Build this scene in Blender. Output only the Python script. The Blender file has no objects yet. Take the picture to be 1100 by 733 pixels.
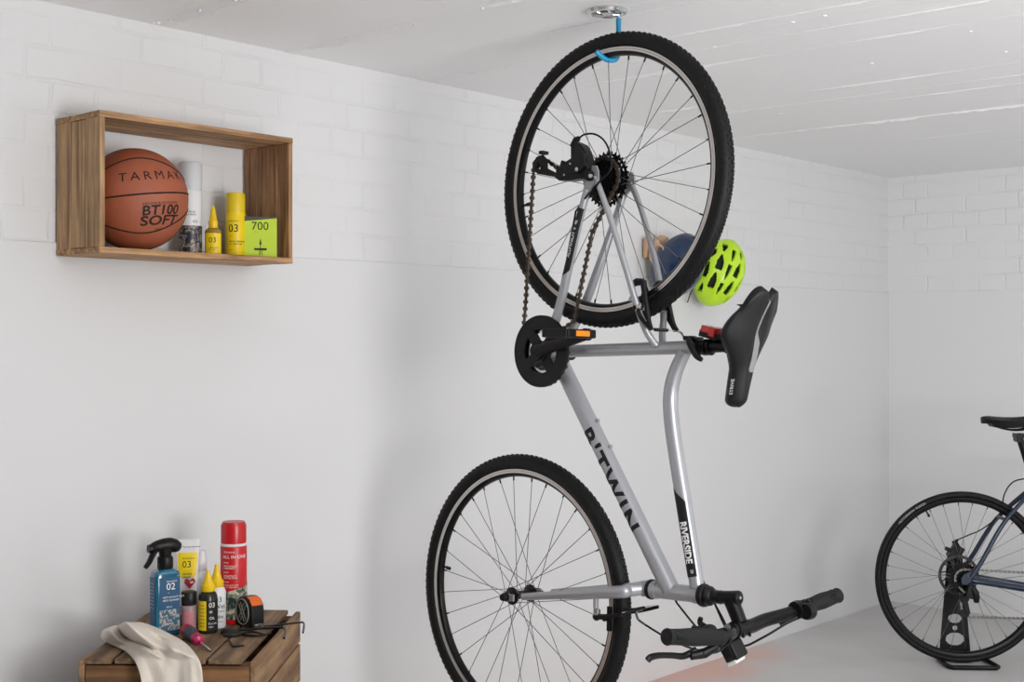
import bpy, bmesh, math, random
from math import pi, sin, cos, radians as R
from mathutils import Vector as V, Matrix, noise
random.seed(7)
scn = bpy.context.scene
COL = scn.collection

# ---------------------------------------------------------------- camera, light, exposure
F = 1420.0
cd = bpy.data.cameras.new('camera'); cam = bpy.data.objects.new('camera', cd); COL.objects.link(cam)
cam.location = (0, 0, 1.28); cam.rotation_euler = (pi/2, 0, 0)
cd.sensor_width = 36; cd.lens = F/1100*36; cd.clip_start = .05; cd.clip_end = 60
cd.shift_y = -0.5/1100
scn.camera = cam
w = bpy.data.worlds.new('world'); scn.world = w; w.use_nodes = True
w.node_tree.nodes['Background'].inputs[0].default_value = (.93, .96, 1, 1)
w.node_tree.nodes['Background'].inputs[1].default_value = .08
def area(name, loc, target, size, power, col=(1, 1, 1)):
    l = bpy.data.lights.new(name, 'AREA'); l.energy = power; l.color = col; l.shape = 'SQUARE'; l.size = size
    o = bpy.data.objects.new(name, l); COL.objects.link(o); o.location = loc
    o.rotation_euler = (V(target)-V(loc)).to_track_quat('-Z', 'Y').to_euler()
    return o
area('studio_softbox', (2.5, -.4, 1.45), (1.9, 3.6, 1.4), 1.3, 86, (1, .99, .98))
area('added_ceiling_fill', (1.4, .4, 1.0), (1.3, .8, 2.08), 1.2, 66, (1, .99, .98))  # unseen upward fill light, added to brighten the ceiling
area('added_far_fill', (4.2, 2.2, .9), (3.7, 2.8, 2.08), 1.2, 40, (1, .99, .98))  # second unseen fill, added to lift the back wall and far ceiling
scn.view_settings.view_transform = 'Standard'; scn.view_settings.look = 'None'
scn.view_settings.gamma = 1; scn.view_settings.use_curve_mapping = False
scn.view_settings.exposure = -.17

# ---------------------------------------------------------------- helpers
def srgb(c):
    if max(c) > 1.0: c = [x/255 for x in c]
    return tuple((x/12.92 if x <= .04045 else ((x+.055)/1.055)**2.4) for x in c)+(1,)
MATS = {}
def mat(name, col, rough=.5, metal=0, bump=0, bscale=200, var=0, vscale=8, alpha=None, trans=0, coat=0, emit=0):
    if name in MATS: return MATS[name]
    m = bpy.data.materials.new(name); m.use_nodes = True; nt = m.node_tree; b = nt.nodes['Principled BSDF']
    c = srgb(col); b.inputs['Base Color'].default_value = c
    b.inputs['Roughness'].default_value = rough; b.inputs['Metallic'].default_value = metal
    b.inputs['Coat Weight'].default_value = coat
    b.inputs['Transmission Weight'].default_value = trans
    if max(c[:3]) < .03: b.inputs['Specular IOR Level'].default_value = .3
    if emit:
        b.inputs['Emission Color'].default_value = c; b.inputs['Emission Strength'].default_value = emit
    tc = nt.nodes.new('ShaderNodeTexCoord')
    n = nt.nodes.new('ShaderNodeTexNoise'); n.inputs['Scale'].default_value = vscale; n.inputs['Detail'].default_value = 4
    nt.links.new(tc.outputs['Object'], n.inputs['Vector'])
    mx = nt.nodes.new('ShaderNodeMix'); mx.data_type = 'RGBA'
    k = var if var else .04
    mx.inputs[6].default_value = tuple(x*(1-k) for x in c[:3])+(1,)
    mx.inputs[7].default_value = tuple(min(1, x*(1+k)) for x in c[:3])+(1,)
    nt.links.new(n.outputs['Fac'], mx.inputs[0]); nt.links.new(mx.outputs[2], b.inputs['Base Color'])
    if bump:
        n2 = nt.nodes.new('ShaderNodeTexNoise'); n2.inputs['Scale'].default_value = bscale
        nt.links.new(tc.outputs['Object'], n2.inputs['Vector'])
        bp_ = nt.nodes.new('ShaderNodeBump'); bp_.inputs['Strength'].default_value = bump; bp_.inputs['Distance'].default_value = .002
        nt.links.new(n2.outputs['Fac'], bp_.inputs['Height']); nt.links.new(bp_.outputs[0], b.inputs['Normal'])
    MATS[name] = m; return m
def wood(name, dark, light, axis='X', freq=55, rough=.65, mid=None, seed=0, knots=True):
    if name in MATS: return MATS[name]
    m = bpy.data.materials.new(name); m.use_nodes = True; nt = m.node_tree; N = nt.nodes; L = nt.links; b = N['Principled BSDF']
    tc = N.new('ShaderNodeTexCoord'); mp = N.new('ShaderNodeMapping')
    s = {'X': (.06, 1, 1), 'Y': (1, .06, 1), 'Z': (1, 1, .06)}[axis]
    mp.inputs['Scale'].default_value = s; mp.inputs['Location'].default_value = (seed, seed*1.7, seed*.6)
    L.new(tc.outputs['Object'], mp.inputs['Vector'])
    n = N.new('ShaderNodeTexNoise'); n.inputs['Scale'].default_value = freq; n.inputs['Detail'].default_value = 6
    n.inputs['Roughness'].default_value = .62; n.inputs['Distortion'].default_value = .35
    L.new(mp.outputs[0], n.inputs['Vector'])
    n2 = N.new('ShaderNodeTexNoise'); n2.inputs['Scale'].default_value = 9; n2.inputs['Detail'].default_value = 3
    L.new(tc.outputs['Object'], n2.inputs['Vector'])
    r = N.new('ShaderNodeValToRGB'); e = r.color_ramp.elements
    e[0].position = .36; e[0].color = srgb(dark); e[1].position = .62; e[1].color = srgb(light)
    L.new(n.outputs['Fac'], r.inputs[0])
    r2 = N.new('ShaderNodeValToRGB'); e2 = r2.color_ramp.elements
    e2[0].position = .3; e2[0].color = (.62, .6, .58, 1); e2[1].position = .62; e2[1].color = (1.05, 1.03, 1, 1)
    L.new(n2.outputs['Fac'], r2.inputs[0])
    mx = N.new('ShaderNodeMix'); mx.data_type = 'RGBA'; mx.blend_type = 'MULTIPLY'; mx.inputs[0].default_value = .7
    L.new(r.outputs[0], mx.inputs[6]); L.new(r2.outputs[0], mx.inputs[7]); L.new(mx.outputs[2], b.inputs['Base Color'])
    b.inputs['Roughness'].default_value = rough
    bu = N.new('ShaderNodeBump'); bu.inputs['Strength'].default_value = .35; bu.inputs['Distance'].default_value = .002
    L.new(n.outputs['Fac'], bu.inputs['Height']); L.new(bu.outputs[0], b.inputs['Normal'])
    MATS[name] = m; return m

def frame_of(d, up=None):
    d = V(d).normalized(); up = V(up) if up else (V((0, 0, 1)) if abs(d.z) < .9 else V((1, 0, 0)))
    x = up.cross(d).normalized(); y = d.cross(x).normalized()
    return x, y, d
def smooth_path(pts, k=6):
    pts = [V(p) for p in pts]
    if len(pts) < 3: return pts
    out = []
    for i in range(len(pts)-1):
        p0 = pts[max(i-1, 0)]; p1 = pts[i]; p2 = pts[i+1]; p3 = pts[min(i+2, len(pts)-1)]
        for j in range(k):
            t = j/k
            out.append(.5*((2*p1)+(p2-p0)*t+(2*p0-5*p1+4*p2-p3)*t*t+(3*p1-p0-3*p2+p3)*t**3))
    out.append(pts[-1]); return out
class MB:
    def __init__(s): s.v = []; s.f = []; s.m = []; s.mi = 0
    def add(s, vs, fs):
        o = len(s.v); s.v += [tuple(x) for x in vs]
        for q in fs: s.f.append([i+o for i in q]); s.m.append(s.mi)
    def tube(s, pts, r, n=12, sm=0, flat=1.0, up=None):
        P = smooth_path(pts, sm) if sm else [V(p) for p in pts]
        if isinstance(r, (int, float)): rr = [r]*len(P)
        else:
            rr = []
            for i in range(len(P)):
                t = i/(len(P)-1)*(len(r)-1); a = int(min(t, len(r)-2)); rr.append(r[a]+(r[a+1]-r[a])*(t-a))
        vs = []; x = None
        for i, p in enumerate(P):
            d = (P[min(i+1, len(P)-1)]-P[max(i-1, 0)]).normalized()
            if x is None: x, y, _ = frame_of(d, up)
            else:
                x = (x-d*x.dot(d)).normalized(); y = d.cross(x)
            for k in range(n):
                a = 2*pi*k/n; vs.append(p+(x*cos(a)*flat+y*sin(a))*rr[i])
        fs = []
        for i in range(len(P)-1):
            for k in range(n):
                a = i*n+k; b = i*n+(k+1) % n; fs.append([a, b, b+n, a+n])
        fs.append(list(range(n))[::-1]); fs.append([len(P)*n-n+k for k in range(n)])
        s.add(vs, fs); return s
    def ring(s, pts, r, n=8):                      # closed tube
        P = [V(p) for p in pts]; K = len(P); vs = []; x = None
        for i, p in enumerate(P):
            d = (P[(i+1) % K]-P[i-1]).normalized()
            if x is None: x, y, _ = frame_of(d)
            else: x = (x-d*x.dot(d)).normalized(); y = d.cross(x)
            for k in range(n):
                a = 2*pi*k/n; vs.append(p+(x*cos(a)+y*sin(a))*r)
        fs = []
        for i in range(K):
            for k in range(n):
                j = (i+1) % K; fs.append([i*n+k, i*n+(k+1) % n, j*n+(k+1) % n, j*n+k])
        s.add(vs, fs); return s
    def box(s, c, size, rot=None):
        c = V(c); h = V(size)/2; vs = []
        for a in (-1, 1):
            for b in (-1, 1):
                for d in (-1, 1):
                    p = V((a*h.x, b*h.y, d*h.z)); p = rot @ p if rot else p; vs.append(c+p)
        s.add(vs, [[0, 1, 3, 2], [4, 6, 7, 5], [0, 4, 5, 1], [2, 3, 7, 6], [0, 2, 6, 4], [1, 5, 7, 3]]); return s
    def lathe(s, prof, o=(0, 0, 0), ax=(0, 0, 1), n=32, sx=1, sy=1, up=None, closed=False):
        o = V(o); x, y, d = frame_of(ax, up); vs = []
        for r, h in prof:
            for k in range(n):
                a = 2*pi*k/n; vs.append(o+x*(r*cos(a)*sx)+y*(r*sin(a)*sy)+d*h)
        fs = []; K = len(prof)
        for i in range(K if closed else K-1):
            j = (i+1) % K
            for k in range(n): fs.append([i*n+k, i*n+(k+1) % n, j*n+(k+1) % n, j*n+k])
        if not closed:
            if prof[0][0] > 1e-5: fs.append(list(range(n))[::-1])
            if prof[-1][0] > 1e-5: fs.append([(K-1)*n+k for k in range(n)])
        s.add(vs, fs); return s
    def ell(s, c, r, rot=None, n=20, m=12):
        c = V(c); r = V(r) if not isinstance(r, (int, float)) else V((r, r, r)); vs = []; fs = []
        for i in range(m+1):
            t = pi*i/m
            for k in range(n):
                a = 2*pi*k/n; p = V((sin(t)*cos(a)*r.x, sin(t)*sin(a)*r.y, cos(t)*r.z))
                vs.append(c+(rot @ p if rot else p))
        for i in range(m):
            for k in range(n): fs.append([i*n+k, i*n+n+k, i*n+n+(k+1) % n, i*n+(k+1) % n])
        s.add(vs, fs); return s
    def prism(s, poly, o, ux, uy, th):             # polygon in the ux/uy plane pushed along th
        o = V(o); ux = V(ux); uy = V(uy); th = V(th); K = len(poly)
        vs = [o+ux*a+uy*b for a, b in poly]; vs += [p+th for p in vs]
        fs = [list(range(K))[::-1], [K+i for i in range(K)]]+[[i, (i+1) % K, K+(i+1) % K, K+i] for i in range(K)]
        s.add(vs, fs); return s
    def build(s, name, m, parent=None, ang=38, bevel=0, seg=2, sub=0, solid=0, loc=None, rot=None):
        me = bpy.data.meshes.new(name); me.from_pydata(s.v, [], s.f); me.validate()
        bm = bmesh.new(); bm.from_mesh(me); bmesh.ops.remove_doubles(bm, verts=bm.verts, dist=1e-6)
        bmesh.ops.recalc_face_normals(bm, faces=bm.faces); 
        bm.to_mesh(me); bm.free()
        ms = m if isinstance(m, (list, tuple)) else [m]
        for q in ms: me.materials.append(q)
        if len(ms) > 1 and len(me.polygons) == len(s.m):
            for p, i in zip(me.polygons, s.m): p.material_index = i
        for p in me.polygons: p.use_smooth = True
        if not sub: me.set_sharp_from_angle(angle=R(ang))
        ob = bpy.data.objects.new(name, me); COL.objects.link(ob)
        if parent: ob.parent = parent
        if loc: ob.location = loc
        if rot: ob.rotation_euler = rot
        if solid:
            q = ob.modifiers.new('solid', 'SOLIDIFY'); q.thickness = solid; q.offset = 0
        if bevel:
            q = ob.modifiers.new('bevel', 'BEVEL'); q.width = bevel; q.segments = seg; q.limit_method = 'ANGLE'; q.angle_limit = R(40); q.harden_normals = True
        if sub:
            q = ob.modifiers.new('sub', 'SUBSURF'); q.levels = sub; q.render_levels = sub
        return ob
def tag(o, label=None, cat=None, group=None, kind=None):
    if label: o['label'] = label
    if cat: o['category'] = cat
    if group: o['group'] = group
    if kind: o['kind'] = kind
    return o
def empty(name, loc=(0, 0, 0), rz=0, label=None, cat=None, group=None):
    o = bpy.data.objects.new(name, None); COL.objects.link(o); o.location = loc; o.rotation_euler = (0, 0, rz)
    o.empty_display_size = .05
    return tag(o, label, cat, group)
def text(name, body, size, fn, m, parent, step=.006, bold=0, sx=1, align='CENTER', stepy=None, spacing=1.0):
    """flat glyphs cut finely, then every point (x, y) laid on a surface by fn"""
    c = bpy.data.curves.new('t', 'FONT'); c.body = body; c.size = size; c.align_x = align; c.align_y = 'CENTER'
    c.offset = bold; c.fill_mode = 'BOTH'; c.resolution_u = 3; c.space_character = spacing
    o = bpy.data.objects.new('t', c); COL.objects.link(o)
    bpy.context.view_layer.update()
    me = bpy.data.meshes.new_from_object(o.evaluated_get(bpy.context.evaluated_depsgraph_get()))
    bpy.data.objects.remove(o); bpy.data.curves.remove(c)
    bm = bmesh.new(); bm.from_mesh(me)
    for v in bm.verts: v.co.x *= sx
    xs = [v.co.x for v in bm.verts]; ys = [v.co.y for v in bm.verts]
    a = math.floor(min(xs)/step)*step
    while a < max(xs):
        bmesh.ops.bisect_plane(bm, geom=bm.verts[:]+bm.edges[:]+bm.faces[:], plane_co=(a, 0, 0), plane_no=(1, 0, 0)); a += step
    if stepy:
        a = math.floor(min(ys)/stepy)*stepy
        while a < max(ys):
            bmesh.ops.bisect_plane(bm, geom=bm.verts[:]+bm.edges[:]+bm.faces[:], plane_co=(0, a, 0), plane_no=(0, 1, 0)); a += stepy
    for v in bm.verts: v.co = V(fn(v.co.x, v.co.y))
    bm.to_mesh(me); bm.free(); me.name = name; me.materials.clear(); me.materials.append(m)
    ob = bpy.data.objects.new(name, me); COL.objects.link(ob); ob.parent = parent
    return ob
def patch(name, x0, x1, y0, y1, fn, m, parent, nx=10, ny=10, thick=0):  # label sheet laid on a surface by fn
    b = MB(); vs = [fn(x0+(x1-x0)*i/nx, y0+(y1-y0)*j/ny) for j in range(ny+1) for i in range(nx+1)]
    b.add(vs, [[j*(nx+1)+i, j*(nx+1)+i+1, (j+1)*(nx+1)+i+1, (j+1)*(nx+1)+i] for j in range(ny) for i in range(nx)])
    return b.build(name, m, parent)

# room frame: W(s, o, z) = point s metres along the left wall from the corner, o metres out of it
C0 = V((1.851, 6.49, 0)); SD = V((.658, .753, 0)); ND = V((.753, -.658, 0)); SD.normalize(); ND.normalize()
WROT = math.atan2(SD.y, SD.x)
def W(s, o, z=0): return C0+SD*s+ND*o+V((0, 0, z))
EYE = V((0, 0, 1.28)); CEIL = 2.08
def ray(u, v): return V(((u-550)/F, 1, (366-v)/F))
def on_z(u, v, z): return EYE+ray(u, v)*((z-1.28)/ray(u, v).z)
def on_wall(u, v, o=0):
    d = ray(u, v); t = ((C0-EYE).dot(ND)+o)/d.dot(ND); return EYE+d*t
def depth(u, v, y): return EYE+ray(u, v)*y

# ---------------------------------------------------------------- room shell
def wall_mat(name, col, brick=True, s0=0):
    m = bpy.data.materials.new(name); m.use_nodes = True; nt = m.node_tree; N = nt.nodes; L = nt.links; b = N['Principled BSDF']
    b.inputs['Base Color'].default_value = srgb(col); b.inputs['Roughness'].default_value = .75
    tc = N.new('ShaderNodeTexCoord'); sp = N.new('ShaderNodeSeparateXYZ'); L.new(tc.outputs['Object'], sp.inputs[0])
    cb = N.new('ShaderNodeCombineXYZ'); L.new(sp.outputs[0], cb.inputs[0]); L.new(sp.outputs[2], cb.inputs[1])
    nz = N.new('ShaderNodeTexNoise'); nz.inputs['Scale'].default_value = 7; nz.inputs['Detail'].default_value = 3
    L.new(tc.outputs['Object'], nz.inputs['Vector'])
    md = N.new('ShaderNodeVectorMath'); md.operation = 'MULTIPLY_ADD'; md.inputs[1].default_value = (.022, .016, 0)
    L.new(nz.outputs['Color'], md.inputs[0]); L.new(cb.outputs[0], md.inputs[2])
    ad = N.new('ShaderNodeVectorMath'); ad.operation = 'ADD'; ad.inputs[1].default_value = (s0, -1.520, 0); L.new(md.outputs[0], ad.inputs[0])
    br = N.new('ShaderNodeTexBrick'); br.inputs['Scale'].default_value = 1; br.inputs['Brick Width'].default_value = .25
    br.inputs['Row Height'].default_value = .0765; br.inputs['Mortar Size'].default_value = .0075; br.inputs['Mortar Smooth'].default_value = .9
    br.offset = .5; br.offset_frequency = 2; br.squash = .5; br.squash_frequency = 2
    br.inputs['Color1'].default_value = (.9, .9, .9, 1); br.inputs['Color2'].default_value = (1, 1, 1, 1); br.inputs['Mortar'].default_value = (0, 0, 0, 1)
    L.new(ad.outputs[0], br.inputs['Vector'])
    # paint fills the joints unevenly
    n3 = N.new('ShaderNodeTexNoise'); n3.inputs['Scale'].default_value = 4.5; n3.inputs['Detail'].default_value = 4; L.new(tc.outputs['Object'], n3.inputs['Vector'])
    mr = N.new('ShaderNodeMapRange'); mr.inputs[1].default_value = .35; mr.inputs[2].default_value = .65; mr.inputs[3].default_value = .15; mr.inputs[4].default_value = 1
    L.new(n3.outputs['Fac'], mr.inputs[0])
    gt = N.new('ShaderNodeMath'); gt.operation = 'GREATER_THAN'; gt.inputs[1].default_value = 1.513; L.new(sp.outputs[2], gt.inputs[0])
    mu = N.new('ShaderNodeMath'); mu.operation = 'MULTIPLY'; L.new(mr.outputs[0], mu.inputs[0]); L.new(gt.outputs[0], mu.inputs[1])
    mx = N.new('ShaderNodeMix'); mx.data_type = 'FLOAT'; mx.inputs[2].default_value = .95
    L.new(mu.outputs[0], mx.inputs[0]); L.new(br.outputs['Color'], mx.inputs[3])
    n4 = N.new('ShaderNodeTexNoise'); n4.inputs['Scale'].default_value = 26; n4.inputs['Detail'].default_value = 6; L.new(tc.outputs['Object'], n4.inputs['Vector'])
    mm = N.new('ShaderNodeMath'); mm.operation = 'MULTIPLY'; L.new(gt.outputs[0], mm.inputs[0]); mm.inputs[1].default_value = .45
    ma = N.new('ShaderNodeMath'); ma.operation = 'ADD'; L.new(mm.outputs[0], ma.inputs[0]); ma.inputs[1].default_value = .07
    m5 = N.new('ShaderNodeMath'); m5.operation = 'MULTIPLY_ADD'; L.new(n4.outputs['Fac'], m5.inputs[0]); L.new(ma.outputs[0], m5.inputs[1]); L.new(mx.outputs[0], m5.inputs[2])
    bu = N.new('ShaderNodeBump'); bu.inputs['Strength'].default_value = .6; bu.inputs['Distance'].default_value = .005
    L.new(m5.outputs[0], bu.inputs['Height']); L.new(bu.outputs[0], b.inputs['Normal'])
    return m
def slab(name, m, prof_len, x0, x1, loc, rz, zt=CEIL+.02):
    # wall: brick above 1.512, plaster skin 5 mm proud below, wall body behind
    b = MB(); pr = [(0, 0), (0, 1.508), (.002, 1.512), (.006, 1.5135), (.006, zt), (.12, zt), (.12, 0)]
    vs = [(x0, y, z) for y, z in pr]+[(x1, y, z) for y, z in pr]; K = len(pr)
    b.add(vs, [[i, (i+1) % K, K+(i+1) % K, K+i] for i in range(K)]+[list(range(K)), [K+i for i in range(K)][::-1]])
    return tag(b.build(name, m, None, loc=loc, rot=(0, 0, rz)), kind='structure')
slab('wall_left', wall_mat('painted_brick_and_plaster', (219, 219, 220), s0=.02), 0, -9.2, 0.06, C0, WROT)
slab('wall_back', wall_mat('painted_brick_far', (234, 234, 235), s0=.11), 0, -.06, 6.0, C0, WROT-pi/2)
def floor_mat():
    m = bpy.data.materials.new('painted_concrete_floor'); m.use_nodes = True; nt = m.node_tree; N = nt.nodes; L = nt.links; b = N['Principled BSDF']
    b.inputs['Roughness'].default_value = .42
    tc = N.new('ShaderNodeTexCoord')
    n = N.new('ShaderNodeTexNoise'); n.inputs['Scale'].default_value = 2.2; n.inputs['Detail'].default_value = 6; L.new(tc.outputs['Object'], n.inputs['Vector'])
    r = N.new('ShaderNodeValToRGB'); r.color_ramp.elements[0].position = .35; r.color_ramp.elements[0].color = srgb((192, 191, 190)); r.color_ramp.elements[1].position = .65; r.color_ramp.elements[1].color = srgb((206, 205, 204))
    L.new(n.outputs['Fac'], r.inputs[0])
    # worn strip along the left wall where the red priming shows (object x = along wall, y = out of it, negative)
    sp = N.new('ShaderNodeSeparateXYZ'); L.new(tc.outputs['Object'], sp.inputs[0])
    n2 = N.new('ShaderNodeTexNoise'); n2.inputs['Scale'].default_value = 5; n2.inputs['Detail'].default_value = 5; L.new(tc.outputs['Object'], n2.inputs['Vector'])
    ex = N.new('ShaderNodeMapRange'); ex.inputs[1].default_value = -.08; ex.inputs[2].default_value = -.34; ex.inputs[3].default_value = 1.25; ex.inputs[4].default_value = 0; L.new(sp.outputs[1], ex.inputs[0])
    en = N.new('ShaderNodeMapRange'); en.inputs[1].default_value = -.95; en.inputs[2].default_value = -1.6; en.inputs[3].default_value = 0; en.inputs[4].default_value = 1; L.new(sp.outputs[0], en.inputs[0])
    m1 = N.new('ShaderNodeMath'); m1.operation = 'MULTIPLY'; L.new(ex.outputs[0], m1.inputs[0]); L.new(en.outputs[0], m1.inputs[1])
    m2 = N.new('ShaderNodeMath'); m2.operation = 'MULTIPLY'; L.new(m1.outputs[0], m2.inputs[0]); L.new(n2.outputs['Fac'], m2.inputs[1])
    cr = N.new('ShaderNodeValToRGB'); cr.color_ramp.elements[0].position = .12; cr.color_ramp.elements[1].position = .5; L.new(m2.outputs[0], cr.inputs[0])
    mx = N.new('ShaderNodeMix'); mx.data_type = 'RGBA'; mx.inputs[7].default_value = srgb((214, 176, 164)); L.new(cr.outputs[0], mx.inputs[0]); L.new(r.outputs[0], mx.inputs[6])
    L.new(mx.outputs[2], b.inputs['Base Color'])
    bu = N.new('ShaderNodeBump'); bu.inputs['Strength'].default_value = .12; bu.inputs['Distance'].default_value = .004; L.new(n2.outputs['Fac'], bu.inputs['Height']); L.new(bu.outputs[0], b.inputs['Normal'])
    return m
b = MB(); b.box((-3, -4.4, -.05), (12.6, 9.0, .1)); tag(b.build('floor', floor_mat(), None, loc=C0, rot=(0, 0, WROT)), kind='structure')
def ceil_mat():
    m = bpy.data.materials.new('painted_shuttered_concrete'); m.use_nodes = True; nt = m.node_tree; N = nt.nodes; L = nt.links; b = N['Principled BSDF']
    b.inputs['Base Color'].default_value = srgb((243, 243, 244)); b.inputs['Roughness'].default_value = .6
    tc = N.new('ShaderNodeTexCoord'); n = N.new('ShaderNodeTexNoise'); n.inputs['Scale'].default_value = 38; n.inputs['Detail'].default_value = 7; n.inputs['Roughness'].default_value = .65
    L.new(tc.outputs['Object'], n.inputs['Vector'])
    mp = N.new('ShaderNodeMapping'); mp.inputs['Scale'].default_value = (1, .05, 1); L.new(tc.outputs['Object'], mp.inputs[0])
    n2 = N.new('ShaderNodeTexNoise'); n2.inputs['Scale'].default_value = 34; n2.inputs['Detail'].default_value = 3; L.new(mp.outputs[0], n2.inputs['Vector'])
    mr = N.new('ShaderNodeMapRange'); mr.inputs[1].default_value = .58; mr.inputs[2].default_value = .72; L.new(n2.outputs['Fac'], mr.inputs[0])
    ad = N.new('ShaderNodeMath'); ad.operation = 'MULTIPLY_ADD'; ad.inputs[1].default_value = .45; L.new(mr.outputs[0], ad.inputs[0]); L.new(n.outputs['Fac'], ad.inputs[2])
    bu = N.new('ShaderNodeBump'); bu.inputs['Strength'].default_value = .7; bu.inputs['Distance'].default_value = .003; L.new(ad.outputs[0], bu.inputs['Height']); L.new(bu.outputs[0], b.inputs['Normal'])
    return m
b = MB(); b.box((-4.6, -2.2, CEIL+.06), (9.25, 4.45, .12))
for s, st, lo, hi in [(-3.76, .008, 0, 3), (-3.214, .0045, 0, 3.4), (-2.845, .0042, .3, 4), (-3.03, .0012, .5, 3), (-2.29, .004, .2, 4.2), (-1.60, .004, .1, 4.3), (-2.108, .0018, 0, 4), (-4.19, .007, .1, .8), (-3.47, .0012, .2, 1.2), (-1.98, .0012, .8, 4), (-1.1, .0016, .6, 4), (-.8, .0012, .8, 4), (-4.7, .002, 0, 3), (-5.3, .002, 0, 3)]:
    y = lo; run = True; n = 0                 # cement fins left where two shutter boards met
    pts = []
    while y < hi:
        h = max(0, noise.noise(V((s*9, y*2.2, 0)))+.28)*st*2.2+st*.25*random.random()
        h = max(0.0002, h*(.55+.9*random.random())); wd = st*(.6+.5*random.random())
        x = s+.002*noise.noise(V((y*3, s, 2)))
        pts += [(x-wd, -y, CEIL+.001), (x, -y, CEIL-h), (x+wd, -y, CEIL+.001)]
        y += .012+.012*random.random(); n += 1
    b.add(pts, [q for i in range(n-1) for q in ([i*3, i*3+1, i*3+4, i*3+3], [i*3+1, i*3+2, i*3+5, i*3+4])])
for k in range(150):
    q = -3.76 if k < 110 else -4.19; yy = (1.5 if k < 110 else .6)*random.random()
    if noise.noise(V((q*9, yy*2.2, 0))) > -.25: b.ell((q+random.gauss(0, .004), -yy, CEIL), (.0015+.003*random.random(), .002+.005*random.random(), .002+.004*random.random()), n=8, m=6)
for k in range(26):
    b.ell((-3.9+3.4*random.random(), -.2-2.4*random.random(), CEIL), (.004+.006*random.random(), .004+.008*random.random(), .003), n=8, m=6)
tag(b.build('ceiling', ceil_mat(), None, loc=C0, rot=(0, 0, WROT), ang=20), kind='structure')
# ---------------------------------------------------------------- materials
SILVER = mat('silver_paint', (168, 170, 175), rough=.38, metal=.5, coat=.2)
BLACK = mat('black_plastic', (11, 11, 12), rough=.42)
BLACKS = mat('black_anodised', (18, 18, 20), rough=.3, metal=.3)
RUBBER = mat('tyre_rubber', (12, 12, 13), rough=.58, bump=.2, bscale=300)
GRIP = mat('grip_rubber', (27, 27, 28), rough=.7, bump=.4, bscale=500)
CHROME = mat('bright_steel', (205, 205, 205), rough=.22, metal=1)
ALU = mat('brushed_rim_track', (212, 208, 204), rough=.38, metal=.75)
SPOKE = mat('steel_spoke', (120, 120, 122), rough=.35, metal=.9)
CHAINM = mat('oiled_chain', (86, 76, 68), rough=.38, metal=.85)
COG = mat('black_cassette_steel', (22, 21, 21), rough=.35, metal=.5)
WHITEINK = mat('white_ink', (225, 225, 225), rough=.6)
BLACKINK = mat('black_ink', (22, 22, 24), rough=.5)
DKNOB = mat('tread_rubber', (62, 62, 63), rough=.7)

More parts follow.
